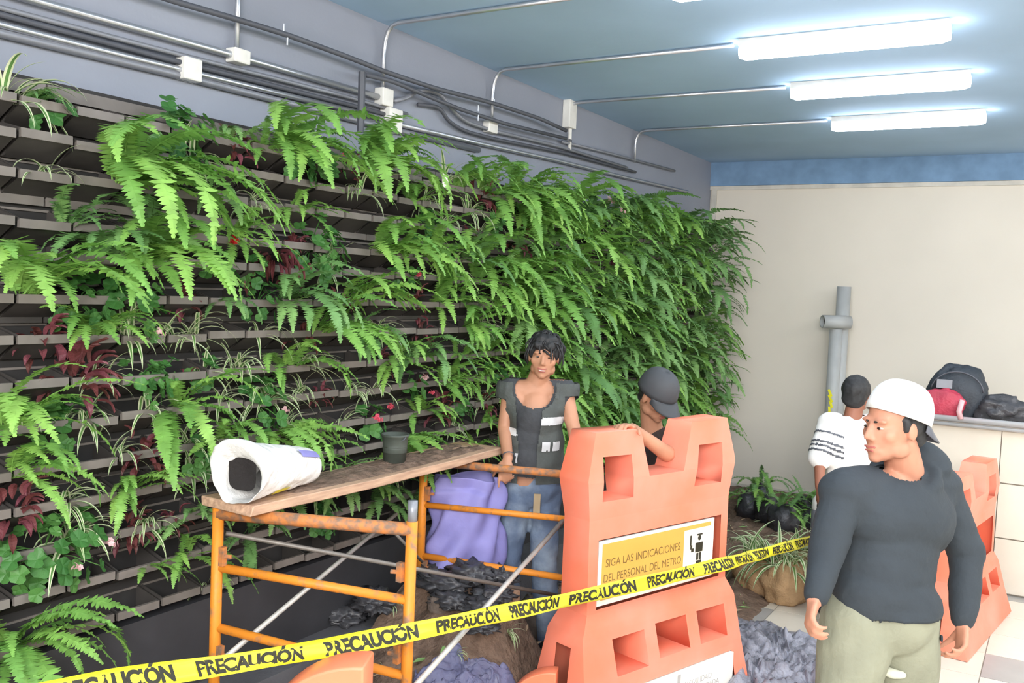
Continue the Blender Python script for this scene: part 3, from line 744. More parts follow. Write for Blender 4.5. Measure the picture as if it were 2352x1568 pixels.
# bucket
bp = at(906, 1058, 3.82); bp = Vector((-2.56, bp.y + .02, zt))
bp = pl(906, 1060, 2, zt + .005); bp.x = max(-2.66, min(bp.x, -2.52))
bk = empty('bucket', bp, 'dark grey plastic bucket standing on the plank', 'bucket')
MB().lathe(bp, [(0, 0), (.050, 0), (.055, .06), (.0565, .065), (.055, .07), (.059, .115), (.064, .118), (.064, .128), (.058, .128), (.052, .01), (0, .01)], 24).build('body', M_bucket, bk, True)
hp = [bp + Vector((math.cos(a) * .066, math.sin(a) * .02 - .01, .12 - .03 * abs(math.sin(a)))) for a in np.linspace(PI, 2 * PI, 9)]
MB().tube(hp, .003, 5).build('handle', M_dkpipe, bk)

# purple sack behind the far frame
def purple():
    a, b = at(1012, 1090, 4.78), at(1152, 1086, 4.78); nrm = Vector((.3, -.95, 0)); n, m = 30, 34; vs = []
    base = Vector(((a.x + b.x) / 2, (a.y + b.y) / 2, .12))
    top = a.z
    for i in range(m + 1):
        t = i / m; z = top - (top - .50) * t
        for k in range(n):
            an = 2 * PI * k / n; wd = (b - a).length / 2 * (1.04 + .14 * math.sin(min(1, t * 1.3) * PI / 2)); dp = .10 * (1 + .4 * t)
            if t < .12: wd *= 1.02; dp *= .8
            f = noise.noise(Vector((math.cos(an) * 1.6 + t * 1.5, math.sin(an) * 1.6, t * 3.2))) * .05 + .018 * math.sin(an * 7 + t * 9)
            ctr = (a + b) / 2 + Vector((-.02 * t, 0, 0)); dirx = (b - a).normalized()
            v = ctr + dirx * math.cos(an) * (wd + f) + nrm * math.sin(an) * -(dp + f); v.z = z + .02 * noise.noise(Vector((an, t * 2, 4)))
            vs.append(v)
    fs = [(i * n + k, i * n + (k + 1) % n, (i + 1) * n + (k + 1) % n, (i + 1) * n + k) for i in range(m) for k in range(n)]
    fs.append([m * n + k for k in range(n)])
    o = MB().add(vs, fs).build('sack', M_purple, None, True, origin=base)
    edit(o, ('SOLIDIFY', dict(thickness=.004)), ('SUBSURF', dict(levels=1, render_levels=1)))
    tag(o, 'tall violet blue cloth sack standing in the soil beside the smiling man', 'sack')
purple()

# ------------------------------------------------------------------ tall orange barrier
def curve_plate(outer, holes, depth):
    cu = bpy.data.curves.new('c', 'CURVE'); cu.dimensions = '2D'; cu.fill_mode = 'BOTH'; cu.extrude = depth / 2
    for pts in [outer] + holes:
        sp = cu.splines.new('POLY'); sp.points.add(len(pts) - 1)
        for p_, (x, y) in zip(sp.points, pts): p_.co = (x, y, 0, 1)
        sp.use_cyclic_u = True
    ob = bpy.data.objects.new('tmp', cu); COL.objects.link(ob); dg = bpy.context.evaluated_depsgraph_get(); dg.update()
    me = bpy.data.meshes.new_from_object(ob.evaluated_get(dg)); bpy.data.objects.remove(ob); bpy.data.curves.remove(cu)
    bm = bmesh.new(); bm.from_mesh(me); bmesh.ops.remove_doubles(bm, verts=bm.verts, dist=.0004)
    for v in bm.verts: v.co = Vector((v.co.x, v.co.z, v.co.y))
    bmesh.ops.recalc_face_normals(bm, faces=bm.faces); bm.to_mesh(me); bm.free(); return me
def cut_levels(me, zs, us=()):
    bm = bmesh.new(); bm.from_mesh(me)
    for z in zs: bmesh.ops.bisect_plane(bm, geom=bm.verts[:] + bm.edges[:] + bm.faces[:], plane_co=(0, 0, z), plane_no=(0, 0, 1))
    for u in us: bmesh.ops.bisect_plane(bm, geom=bm.verts[:] + bm.edges[:] + bm.faces[:], plane_co=(u, 0, 0), plane_no=(1, 0, 0))
    bm.to_mesh(me); bm.free()
def boxob(lo, hi):
    o = MB().box(lo, hi).build('tmp', M_pl); return o
def barrier(origin, ang, sgn, scale, label, full=True):
    outer = [(0, 1.341), (-.05, 1.13), (-.018, .955), (-.012, .53), (-.06, .44), (-.10, 0), (1.10, 0), (1.06, .44), (1.012, .53), (1.01, .97), (1.035, 1.14), (.968, 1.352), (.68, 1.346), (.616, 1.118), (.362, 1.118), (.301, 1.336)]
    holes = [[(.045, 1.232), (.235, 1.228), (.262, 1.028), (.055, 1.03)], [(.735, 1.232), (.925, 1.232), (.93, 1.028), (.712, 1.03)],
             [(.125, .405), (.345, .405), (.358, .24), (.14, .24)], [(.425, .415), (.655, .412), (.668, .254), (.44, .254)], [(.74, .412), (.965, .408), (.97, .25), (.752, .254)]]
    me = curve_plate(outer, holes, 1.0)
    cut_levels(me, [.53, .44, .47, 1.12, .95, .2, 1.3])
    prof = [(0, .40), (.2, .31), (.44, .22), (.47, .205), (.53, .165), (.95, .155), (1.12, .18), (1.3, .155), (1.36, .145)]
    zs_, ts = [p_[0] for p_ in prof], [p_[1] for p_ in prof]
    for v in me.vertices: v.co.y *= float(np.interp(v.co.z, zs_, ts))
    body = link_mesh('barrier_body', me, M_pl)
    cut = [boxob((.046, -.30, .545), (.955, -.070, .858))] + ([boxob((.16, -.6, -.1), (.99, -.152, .175))] if full else []) + [boxob((-.3, -.045, -.05), (-.062, .045, .385))]
    for c_ in cut:
        edit(body, ('BOOLEAN', dict(operation='DIFFERENCE', object=c_, solver='EXACT'))); bpy.data.objects.remove(c_)
    edit(body, ('BEVEL', dict(width=.010, segments=2, limit_method='ANGLE', angle_limit=math.radians(28))))
    t = empty('road_barrier', origin, label, 'barrier', 'orange plastic road barriers'); t.rotation_euler.z = ang; t.scale = (scale, scale * sgn, scale)
    body.data.name = 'barrier_body'; body.parent = t
    def sub(mb, name, m):
        me_ = bpy.data.meshes.new(name); me_.from_pydata([tuple(v) for v in mb.v], [], mb.f)
        o_ = link_mesh(name, me_, m, t); return o_
    def text(s, x, z, y, size, m, sx=1.0, parent=None):
        cu = bpy.data.curves.new('t', 'FONT'); cu.body = s; cu.size = size; cu.align_x = 'CENTER'
        ob = bpy.data.objects.new('t', cu); COL.objects.link(ob); dg = bpy.context.evaluated_depsgraph_get(); dg.update()
        me_ = bpy.data.meshes.new_from_object(ob.evaluated_get(dg)); bpy.data.objects.remove(ob)
        for v in me_.vertices: v.co = Vector((x + v.co.x * sx, y, z + v.co.y))
        me_.name = 'lettering'; return link_mesh('lettering', me_, m, parent or t)
    if full:
        s1 = sub(MB().box((.052, -.078, .556), (.9, -.0665, .85)), 'sign_plate', M_signw)
        y1 = sub(MB().box((.075, -.0795, .580), (.66, -.078, .835)), 'yellow_field', M_signy); y1.parent = s1
        y2 = sub(MB().box((.66, -.0795, .815), (.872, -.078, .835)), 'yellow_field', M_signy); y2.parent = s1
        text('SIGA LAS INDICACIONES', .365, .728, -.0802, .052, M_inkb, .92, s1)
        text('DEL PERSONAL DEL METRO', .365, .660, -.0802, .052, M_inkb, .86, s1)
        pc = MB()
        X0 = .775
        def disc(cx, cz, r):
            k0 = len(pc.v)
            for k in range(14): a = 2 * PI * k / 14; pc.v.append((cx + r * math.cos(a), -.0802, cz + r * math.sin(a)))
            pc.f.append([k0 + k for k in range(14)])
        def rc(a, b, c_, d_):
            k0 = len(pc.v); pc.v += [(a, -.0802, b), (c_, -.0802, b), (c_, -.0802, d_), (a, -.0802, d_)]; pc.f.append([k0, k0 + 1, k0 + 2, k0 + 3])
        rc(X0 - .012, .778, X0 + .030, .786); disc(X0 + .008, .765, .013); rc(X0 - .022, .694, X0 + .036, .742); rc(X0 - .012, .655, X0 + .004, .69); rc(X0 + .010, .655, X0 + .026, .69)
        rc(X0 - .012, .630, X0 + .030, .652)
        rc(X0 - .068, .735, X0 - .056, .785); rc(X0 - .064, .715, X0 - .048, .735); rc(X0 - .056, .700, X0 - .036, .718)
        pm = sub(pc, 'pictogram', M_ink); pm.parent = s1
        s2 = sub(MB().box((.165, -.178, -.0), (.985, -.153, .172)), 'sign_plate', M_signw)
        text('MOVILIDAD', .70, .085, -.1785, .040, M_inkg, 1, s2); text('INTEGRADA', .76, .042, -.1785, .040, M_inkg, 1, s2)
        st = sub(MB().box((.535, -.1785, .045), (.56, -.178, .16)), 'stripe', M_inkg); st.parent = s2
    return t
# long axis runs (.306,.952); its signed face looks to +X
barrier((-1.74 - .076 * .952, 3.74 + .076 * .306, 0), math.atan2(.952, .306), 1, 1.0, 'tall orange plastic barrier with a yellow and white sign, centre front')
bt = barrier((-.53, 5.86, .003), math.radians(82), 1, .98, 'orange plastic barrier behind the man in the dark hoodie', False)
bt.scale.z = .74

# rounded orange barrier corner at the bottom edge
def lowbar(org, ang, label, tilt=0):
    pts = []; r = .36
    for a in np.linspace(PI, PI / 2, 16): pts.append((-.36 + r + r * math.cos(a), .80 - r + r * math.sin(a)))
    pts += [(.0, 0), (-.36, 0)]
    me = curve_plate(pts, [], .14); o = link_mesh('low_barrier', me, M_pl2, None, org)
    ins = [(x * .86 - .03, z * .93 + .0) for x, z in pts]
    c_ = link_mesh('tmp', curve_plate([(x, z - .01) for x, z in ins[:-2]] + [(-.03, .06), (-.33, .06)], [], .2), M_pl)
    c_.location = Vector(org) + Vector((0, -.155, 0)); 
    edit(o, ('BOOLEAN', dict(operation='DIFFERENCE', object=c_, solver='EXACT')), ('BEVEL', dict(width=.008, segments=2))); bpy.data.objects.remove(c_)
    o.rotation_euler = (tilt, 0, ang); tag(o, label, 'barrier', 'low rounded orange barriers'); return o
q = at(848, 1512, 2.9)
lowbar((q.x, q.y, q.z - .80), math.radians(26), 'rounded orange plastic barrier top at the bottom edge, before the scaffold')
q = at(1290, 1540, 4.15)
lowbar((q.x - .02, q.y, q.z - .80 * .62), math.radians(18), 'low pink orange barrier corner half hidden behind the tall barrier foot').scale = (.62, .62, .62)

# ------------------------------------------------------------------ caution tape
def tape():
    P = [at(60, 1600, 2.45), at(262, 1562, 2.6), at(530, 1524, 2.85), at(760, 1487, 3.05), at(1030, 1433, 3.3), at(1300, 1378, 3.92), at(1372, 1362, 3.98), at(1480, 1338, 4.12), at(1665, 1294, 4.55), at(1760, 1268, 5.4), at(1930, 1222, 6.6)]
    # distances
    n = 260; D = [0]
    for a, b in zip(P, P[1:]): D.append(D[-1] + (b - a).length)
    Lg = D[-1]
    def smp(s):
        s = max(0, min(Lg - 1e-5, s)); i = max(k for k in range(len(D) - 1) if D[k] <= s); f = (s - D[i]) / (D[i + 1] - D[i])
        p = P[i].lerp(P[i + 1], f); T = (P[i + 1] - P[i]).normalized()
        tw = .35 + .25 * math.sin(s * 2.1); N = Vector((T.y, -T.x, 0)).normalized()
        U = (Vector((0, 0, 1)) * math.cos(tw) - N * math.sin(tw)).normalized(); return p, T, U, N
    hw = .031; vs = []; 
    for i in range(n + 1):
        s = Lg * i / n; p, T, U, N = smp(s)
        for f in (-1, -.3, .4, 1): vs.append(p + U * hw * f + N * .006 * math.sin(s * 9 + f * 2))
    fs = [(i * 4 + k, i * 4 + k + 1, (i + 1) * 4 + k + 1, (i + 1) * 4 + k) for i in range(n) for k in range(3)]
    o = MB().add(vs, fs).build('caution_tape', M_yel, None, True, origin=P[3]); edit(o, ('SOLIDIFY', dict(thickness=.0008)))
    tag(o, 'yellow caution tape with black lettering stretched across the scene', 'tape')
    cu = bpy.data.curves.new('t', 'FONT'); cu.body = 'PRECAUCIÓN'; cu.size = .072; cu.space_character = .95; cu.offset = .0036
    ob = bpy.data.objects.new('t', cu); COL.objects.link(ob); dg = bpy.context.evaluated_depsgraph_get(); dg.update()
    me = bpy.data.meshes.new_from_object(ob.evaluated_get(dg)); bpy.data.objects.remove(ob)
    co = [v.co.copy() for v in me.vertices]; wd = max(c.x for c in co); pol = [tuple(p_.vertices) for p_ in me.polygons]
    mb = MB(); s0 = .05; per = wd * .80 + .07
    while s0 + wd * .80 < Lg:
        vv = []
        for c in co:
            s = s0 + c.x * .80; p, T, U, N = smp(s); f = (c.y - .026) / .036 * .92
            vv.append(p + U * hw * f + N * (.006 * math.sin(s * 9 + f * 2) + .0022))
        mb.add(vv, pol); s0 += per
    l = mb.build('lettering', M_ink, o, origin=P[3]); l.location = (0, 0, 0); l['kind'] = 'stuff'
tape()
# bit of tape tied round the grey pipe
q = pl(1908, 925, 1, 8.80)
mb = MB(); 
for k in range(6):
    a = q + Vector((rnd.uniform(-.04, .03), -.01 * k, .12 - .05 * k)); b = a + Vector((rnd.uniform(-.03, .05), rnd.uniform(-.03, 0), -.06)); mb.bar(a, b, .02, .003, (0, 1, 0))
o = mb.build('tape_knot', M_yel, None, origin=q); tag(o, 'scrap of yellow tape tied to the grey pipe by the wall', 'tape')

# ------------------------------------------------------------------ grey pipes by the back wall
pv = empty('pipe_stack', (-1.78, 8.95, 0), 'grey plastic pipes with a tee standing against the beige wall', 'pipe')
tp = pl(1928, 665, 1, 8.95); tb = pl(1905, 1010, 1, 8.95)
cx = pl(1918, 840, 1, 8.95).x
MB().tube([(cx + .03, 8.99, 0), (cx + .03, 8.99, 2.11)], .062, 16).build('pipe', M_pvc, pv, True)
MB().tube([(cx - .0, 8.90, 0), (cx - .0, 8.90, 1.72)], .058, 16).build('pipe', M_pvc, pv, True)
zt_ = pl(1895, 738, 1, 8.85).z
tx = MB().tube([(cx - .10, 8.78, zt_), (cx + .11, 8.93, zt_ + .0)], .060, 16, caps=False).build('tee', M_pvc, pv, True); edit(tx, ('SOLIDIFY', dict(thickness=.01)))
MB().tube([(cx - .075, 8.80, zt_), (cx - .07, 8.803, zt_)], .05, 14).build('opening_shade', M_hole, pv)  # dark disc painted as the shade inside the open pipe end

# ------------------------------------------------------------------ bags on the parapet
def lump(name, c, r, m, label, cat, seed=0, amp=.25, sub=4, flat=True, parent=None, fr=2.2, group=None):
    bm = bmesh.new(); bmesh.ops.create_icosphere(bm, subdivisions=sub, radius=1)
    for v in bm.verts:
        n_ = v.co.normalized(); d = 1 + amp * noise.fractal(n_ * fr + Vector((seed * 7.3, seed, 0)), .9, 2.1, 3)
        v.co = Vector((n_.x * r[0], n_.y * r[1], n_.z * r[2])) * d
        if flat: v.co.z = max(v.co.z, -r[2] * .72)
    me = bpy.data.meshes.new(name); bm.to_mesh(me); bm.free(); me.materials.append(m)
    me.polygons.foreach_set('use_smooth', [True] * len(me.polygons))
    o = bpy.data.objects.new(name, me); COL.objects.link(o); o.location = Vector(c) + Vector((0, 0, r[2] * .72 if flat else 0))
    if parent: o.parent = parent; o.location -= parent_world(parent)
    else: tag(o, label, cat, group)
    return o
PT = 1.19
b1 = lump('backpack', (-.63, 7.40, PT), (.20, .11, .215), mat('charcoal_bag', (52, 58, 66), .55, var=.2, scale=9, bump=.3), 'big rounded charcoal backpack on the parapet', 'bag', 1, .14)
MB().tube([Vector((-.63, 7.40, PT)) + Vector((math.cos(a) * .17, -.10, .17 + math.sin(a) * .15)) for a in np.linspace(.1, PI - .1, 14)], .006, 5).build('piping', M_dkpipe, b1, True, origin=b1.location).location = (0, 0, 0)
MB().box((-.76, 7.27, PT + .20), (-.66, 7.285, PT + .26)).build('patch', M_gpipe, b1, origin=b1.location).location = (0, 0, 0)
b2 = lump('bag', (-.72, 7.27, PT), (.15, .05, .115), mat('crimson_bag', (176, 58, 78), .5, var=.25, scale=9, bump=.3), 'crimson bag with a pale strap in front of the big backpack', 'bag', 3, .16)
MB().tube([Vector((-.585, 7.22, PT + .13)), Vector((-.60, 7.20, PT + .05)), Vector((-.585, 7.2, PT + .0))], .018, 8).build('strap', M_pale, b2, True, origin=b2.location).location = (0, 0, 0)
lump('bag', (-.36, 7.37, PT), (.18, .10, .10), M_bagk, 'low dark grey bag heap at the right end of the parapet', 'bag', 5, .3)
# ------------------------------------------------------------------ soil clutter
def sz(x, y): return max(0, sh(x, y))
def onsoil(px, py, z=.25):
    a, b = at(px, py, 1.5), at(px, py, 12.0)
    for k in range(1051):
        p_ = a.lerp(b, k / 1050)
        if p_.z <= sz(p_.x, p_.y): break
    return p_
for px, py, r, lb, sd_ in [(1235, 1460, (.15, .11, .14), 'largest dark brown rock beside the tall barrier foot', 1), (1215, 1400, (.10, .07, .05), 'flat brown rock behind the largest rock', 2),
                           (1010, 1400, (.06, .05, .06), 'small upright stone right of the near frame post', 7)]:
    p_ = onsoil(px, py); lump('rock', (p_.x, p_.y, sz(p_.x, p_.y) - .03), r, M_rock, lb, 'rock', sd_, .35, 3, group='rocks in the soil bed')
for k, (px, py, r) in enumerate([(780, 1425, (.12, .10, .05)), (860, 1400, (.10, .09, .06)), (1010, 1350, (.14, .08, .05)), (1080, 1330, (.12, .09, .06)), (1130, 1370, (.10, .08, .04)), (1185, 1350, (.12, .09, .07)), (1095, 1440, (.10, .07, .03)), (690, 1470, (.12, .08, .04)), (1250, 1345, (.12, .08, .06)), (1040, 1385, (.11, .08, .04)), (1110, 1400, (.09, .08, .04)), (1230, 1375, (.10, .06, .03)), (990, 1330, (.10, .08, .05)), (1150, 1335, (.08, .06, .05))]):
    p_ = onsoil(px, py)
    lump('plastic_bag', (p_.x, p_.y, sz(p_.x, p_.y) - .015), r, M_bagk, ['crumpled black nursery bag beside the near curb', 'crumpled black nursery bag right of the curb', 'black bag heap behind the near frame post', 'black bag heap below the violet sack', 'flat black bag below the violet sack',
         'black bag at the smiling man feet', 'flat black bag under the yellow tape', 'crumpled black bag by the low tape end', 'black bag heap right of the smiling man feet', 'flat crumpled black bag in front of the violet sack', 'small crumpled black bag left of the wooden block', 'flat black bag right of the wooden block', 'black bag heap touching the near frame post', 'small shiny black bag between violet sack and jeans'][k], 'plastic bag', 10 + k, .55, 4, fr=3.2, group='black nursery bags on the soil')
# scattered leaves and twigs
mb = MB()
for k in range(420):
    x = rnd.uniform(-2.72, -1.62); y = rnd.uniform(2.0, 8.9); z = sz(x, y) + .008; a = rnd.uniform(0, PI); L_ = rnd.uniform(.012, .05); w_ = L_ * rnd.uniform(.08, .35)
    d = Vector((math.cos(a), math.sin(a), rnd.uniform(-.1, .4))) * L_; s = Vector((-math.sin(a), math.cos(a), 0)) * w_; c = Vector((x, y, z))
    mb.add([c - d, c + s + Vector((0, 0, .006)), c + d, c - s], [(0, 1, 2, 3)], rnd.choice([0, 0, 1, 2]))
o = mb.build('plant_litter', [M_litter, M_spw, M_fernd]); tag(o, 'scattered dry leaves and clippings over the soil', 'litter', kind='stuff')
for px, py, s in [(1165, 1458, .14), (1045, 1508, .10), (900, 1400, .12)]:
    p_ = onsoil(px, py); e = empty('cut_plant', (p_.x, p_.y, p_.z + .01), {1165: 'pale uprooted seedling lying under the yellow tape', 1045: 'small pale uprooted seedling on bare soil', 900: 'wilted green clipping on the black bags'}[px], 'plant')
    for k in range(9): part('leaf', rnd.choice(BL), e, (0, 0, 0), (0, .35, rnd.uniform(-.9, .9) + (PI if k == 0 else 0)), s * rnd.uniform(.6, 1))
# wood block
p_ = onsoil(1163, 1385); o = MB().box((p_.x - .05, p_.y - .05, p_.z - .01), (p_.x + .05, p_.y + .05, p_.z + .07)).build('wood_block', M_wood, None, origin=p_); edit(o, ('BEVEL', dict(width=.01, segments=2))); tag(o, 'small wooden block at the smiling man feet', 'wood block')
# potted ferns waiting by the back wall
for k, (px, py) in enumerate([(1722, 1185), (1765, 1195), (1800, 1215), (1845, 1195), (1870, 1215), (1745, 1160)]):
    p_ = onsoil(px, py, .1); e = empty('potted_fern', (p_.x, p_.y, p_.z), ['leftmost', 'second from left', 'third from left', 'fourth from left', 'rightmost', 'rearmost'][k] + ' fern in a black nursery bag by the beige wall', 'fern', 'bagged ferns by the back wall')
    lump('pot', (p_.x, p_.y, p_.z - .02), (.13, .12, .13), M_bagk, '', '', 30 + k, .35, 3, parent=e)
    for j in range(14):
        part('frond', rnd.choice(FR['d' if j % 2 else 'b']), e, (rnd.uniform(-.05, .05), rnd.uniform(-.05, .05), .15), (0, 0, rnd.uniform(0, 2 * PI)), rnd.uniform(.22, .42))
# spider plants with burlap root balls at the bed edge
for k, (px, py) in enumerate([(1725, 1372), (1790, 1392), (1845, 1372)]):
    p_ = pl(px, py, 2, 0.0); e = empty('bagged_spider_plant', (p_.x, p_.y + .12, 0), ['left', 'middle', 'right'][k] + ' one of three spider plants with burlap root balls on floor', 'spider plant', 'spider plants with burlap root balls')
    lump('root_ball', (p_.x, p_.y + .12, 0), (.16, .14, .165), M_burl, '', '', 40 + k, .16, 4, parent=e)
    for j in range(52):
        part('leaf', rnd.choice(BL), e, (rnd.uniform(-.08, .08), rnd.uniform(-.08, .08), .22), (0, 0, rnd.uniform(0, 2 * PI)), rnd.uniform(.24, .40))
# crumpled tarp
def tarp(pxs, name, label, m, amp=.05):
    c = [onsoil(x, y) for x, y in pxs]
    for q_ in c: q_.z = 0
    n = 70; vs = []
    for i in range(n + 1):
        for j in range(n + 1):
            u, v = i / n, j / n; p_ = c[0].lerp(c[1], u).lerp(c[3].lerp(c[2], u), v)
            p_ = p_ + Vector((.08 * noise.noise(Vector((u * 4, v * 4, 1))), .08 * noise.noise(Vector((u * 4, v * 4, 9))), 0))
            e = min(1, min(u, 1 - u, v, 1 - v) * 8)
            h = amp * (abs(noise.noise(Vector((u * 6, v * 10, 3)))) * 1.2 + .8 * abs(noise.noise(Vector((u * 15, v * 21, 6)))) + .5 * abs(noise.noise(Vector((u * 30, v * 34, 6)))))
            p_.z = max(sz(p_.x, p_.y), 0) + .006 + h * e; vs.append(p_)
    fs = [(i * (n + 1) + j, (i + 1) * (n + 1) + j, (i + 1) * (n + 1) + j + 1, i * (n + 1) + j + 1) for i in range(n) for j in range(n)]
    o = MB().add(vs, fs).build(name, m, None, True, origin=c[0]); tag(o, label, 'tarp'); return o
tarp([(1685, 1405), (1905, 1470), (1940, 1660), (1660, 1640)], 'tarp', 'crumpled grey plastic tarp spread on the floor beside the tall barrier', M_tarp, .065)
tarp([(955, 1545), (1175, 1552), (1190, 1640), (940, 1640)], 'tarp', 'blue grey plastic sheet at the bottom edge under the scaffold', mat('bluegrey_sheet', (106, 106, 136), .4, var=.2, scale=8, bump=.6, bscale=16), .04)
# bottle / jug
q = pl(1876, 1238, 2, .08); e = empty('spray_bottle', q, 'white and grey spray bottle standing behind the walking man', 'bottle')
MB().lathe(q, [(0, 0), (.05, .0), (.055, .02), (.055, .22), (.05, .24)], 16).build('bottle_body', M_gpipe, e, True)
MB().lathe(q, [(.05, .24), (.055, .26), (.05, .32), (.02, .36), (0, .365)], 16).build('cap', M_box, e, True)
q = pl(1853, 1285, 2, .0); o = MB().box((q.x - .1, q.y - .08, 0), (q.x + .12, q.y + .1, .12)).build('crate', M_purple, None, origin=q); edit(o, ('BEVEL', dict(width=.02, segments=2))); tag(o, 'small dark violet crate behind the spider plants', 'crate')

# ------------------------------------------------------------------ people
ICO = None
def ico():
    global ICO
    if ICO is None:
        bm = bmesh.new(); bmesh.ops.create_icosphere(bm, subdivisions=3, radius=1)
        ICO = (np.array([v.co[:] for v in bm.verts]), [tuple(v.index for v in f.verts) for f in bm.faces]); bm.free()
    return ICO
class Body:
    def __init__(s): s.mb = MB()
    def ell(s, c, r, A=None):
        v, f = ico(); q = v * np.array(r)
        if A is not None: q = q @ np.array(A).T if not isinstance(A, Matrix) else np.array([tuple(A @ Vector(x)) for x in q])
        s.mb.add([tuple(x) for x in (q + np.array(tuple(c)))], f); return s
    def cap(s, p0, r0, p1, r1, n=14, flat=1.0, side=None):
        p0, p1 = Vector(p0), Vector(p1); T = (p1 - p0).normalized(); up = Vector(side) if side is not None else T.orthogonal()
        up = (up - T * up.dot(T)).normalized(); sd = T.cross(up); rings = []
        for a in (-75, -50, -25, 0): rings.append((p0 + T * r0 * math.sin(math.radians(a)), r0 * math.cos(math.radians(a))))
        for a in (0, 25, 50, 75): rings.append((p1 + T * r1 * math.sin(math.radians(a)), r1 * math.cos(math.radians(a))))
        vs = []; fs = []
        for p, r in rings:
            for k in range(n):
                a = 2 * PI * k / n; vs.append(p + up * math.cos(a) * r + sd * math.sin(a) * r * flat)
        for i in range(len(rings) - 1):
            for k in range(n): fs.append((i * n + k, i * n + (k + 1) % n, (i + 1) * n + (k + 1) % n, (i + 1) * n + k))
        fs.append([k for k in range(n)][::-1]); fs.append([(len(rings) - 1) * n + k for k in range(n)])
        s.mb.add(vs, fs); return s
    def chain(s, pts, rs, **k):
        for i in range(len(pts) - 1): s.cap(pts[i], rs[i], pts[i + 1], rs[i + 1], **k)
        return s
    def make(s, name, m, parent, vox=.008, sm=5, wr=0, wsc=9, wst=(1, 1, 1)):
        o = s.mb.build(name, m, parent)
        edit(o, ('REMESH', dict(mode='VOXEL', voxel_size=vox, use_smooth_shade=True)), ('SMOOTH', dict(factor=.5, iterations=sm)))
        if not o.data.materials: o.data.materials.append(m)
        if wr:
            me = o.data; nv = len(me.vertices); nr = [v.normal.copy() for v in me.vertices]
            for v, n_ in zip(me.vertices, nr):
                p_ = Vector((v.co.x * wst[0], v.co.y * wst[1], v.co.z * wst[2])) * wsc
                v.co += n_ * (wr * noise.noise(p_) + wr * .5 * noise.noise(p_ * 2.3))
        smooth(o); return o
def keep_faces(o, cond, name=None, m=None, offset=0.0, parent=None, cut=True):
    """new child mesh from the faces of o whose centre meets cond (world coordinates), pushed out by offset"""
    me = o.data; pw = parent_world(o); idx = [p.index for p in me.polygons if cond(p.center + pw, p.normal)]
    used = {}; vs = []; fs = []
    for i in idx:
        f = []
        for v in me.polygons[i].vertices:
            if v not in used: used[v] = len(vs); vs.append(me.vertices[v].co + me.vertices[v].normal * offset)
            f.append(used[v])
        fs.append(f)
    n = bpy.data.meshes.new(name or o.name); n.from_pydata(vs, [], fs); n.materials.append(m or me.materials[0]); n.polygons.foreach_set('use_smooth', [True] * len(fs))
    r = bpy.data.objects.new(name or o.name, n); COL.objects.link(r); r.parent = o.parent; r.location = o.location
    if parent: r.parent = parent; r.location = pw - parent_world(parent)
    return r
def delete_faces(o, cond):
    bm = bmesh.new(); bm.from_mesh(o.data); pw = parent_world(o)
    bmesh.ops.delete(bm, geom=[f for f in bm.faces if cond(f.calc_center_median() + pw, f.normal)], context='FACES')
    bm.to_mesh(o.data); bm.free(); return o
def basis(fwd, up=(0, 0, 1), roll=0):
    f = Vector(fwd).normalized(); r = f.cross(Vector(up)).normalized(); u = r.cross(f)
    if roll: 
        q = Matrix.Rotation(roll, 3, f); r = q @ r; u = q @ u
    return Matrix((r, f, u)).transposed()      # columns: right, forward, up
def head(b, c, B, s=1.0):
    """adds a head to body b; c = centre, B = basis, features in metres"""
    P = lambda x, y, z: Vector(c) + B @ (Vector((x, y, z)) * s)
    e = lambda x, y, z, r: b.ell(P(x, y, z), [k * s for k in r], B)
    e(0, -.012, .035, (.076, .096, .085)); e(0, .022, -.02, (.064, .072, .088)); e(0, .045, -.075, (.045, .042, .036)); e(0, .066, -.098, (.024, .022, .018))
    for sx in (-1, 1):
        e(sx * .044, .052, -.022, (.024, .026, .026)); e(sx * .030, .078, .022, (.026, .014, .009)); e(sx * .045, .01, -.066, (.022, .04, .03))
        e(sx * .077, -.008, -.008, (.009, .019, .031)); e(sx * .012, .093, -.038, (.008, .009, .007))
    b.cap(P(0, .088, .012), .008 * s, P(0, .106, -.030), .0115 * s, 10); e(0, .088, -.062, (.024, .010, .006)); e(0, .086, -.073, (.020, .010, .007))
    return P
def face(P, B, s, root, skin, smile=False, brow=(46, 38, 34), lip=(170, 96, 88)):
    mw = mat('eye_white', (190, 180, 172), .3, var=0); mi_ = mat('iris', (44, 30, 24), .2, var=0); mbw = mat('brow_hair', brow, .8, var=0); ml = mat('lips', lip, .5, var=0)
    for sx in (-1, 1):
        b = Body().ell(P(sx * .030, .079, .0), (.0125 * s, .0075 * s, .0042 * s), B); b.mb.build('eye', mw, root, True)
        b = Body().ell(P(sx * .030, .086, .0), (.0072 * s, .0034 * s, .0046 * s), B); b.mb.build('iris', mi_, root, True)
        b = Body().cap(P(sx * .016, .091, .019), .0035 * s, P(sx * .045, .078, .022), .0025 * s, 8); b.mb.build('eyebrow', mbw, root, True)
    lp = Body(); lp.cap(P(-.022, .090, -.062 + (.004 if smile else 0)), .003 * s, P(0, .0955, -.064), .0040 * s, 8); lp.cap(P(0, .0955, -.064), .0040 * s, P(.022, .090, -.062 + (.004 if smile else 0)), .003 * s, 8)
    lp.cap(P(-.015, .092, -.075), .003 * s, P(.015, .092, -.075), .003 * s, 8); lp.mb.build('lips', ml, root, True)
    if smile:
        t = Body().ell(P(0, .0945, -.0695), (.017 * s, .004 * s, .0032 * s), B); t.mb.build('teeth', mat('teeth', (238, 232, 222), .3, var=0), root, True)
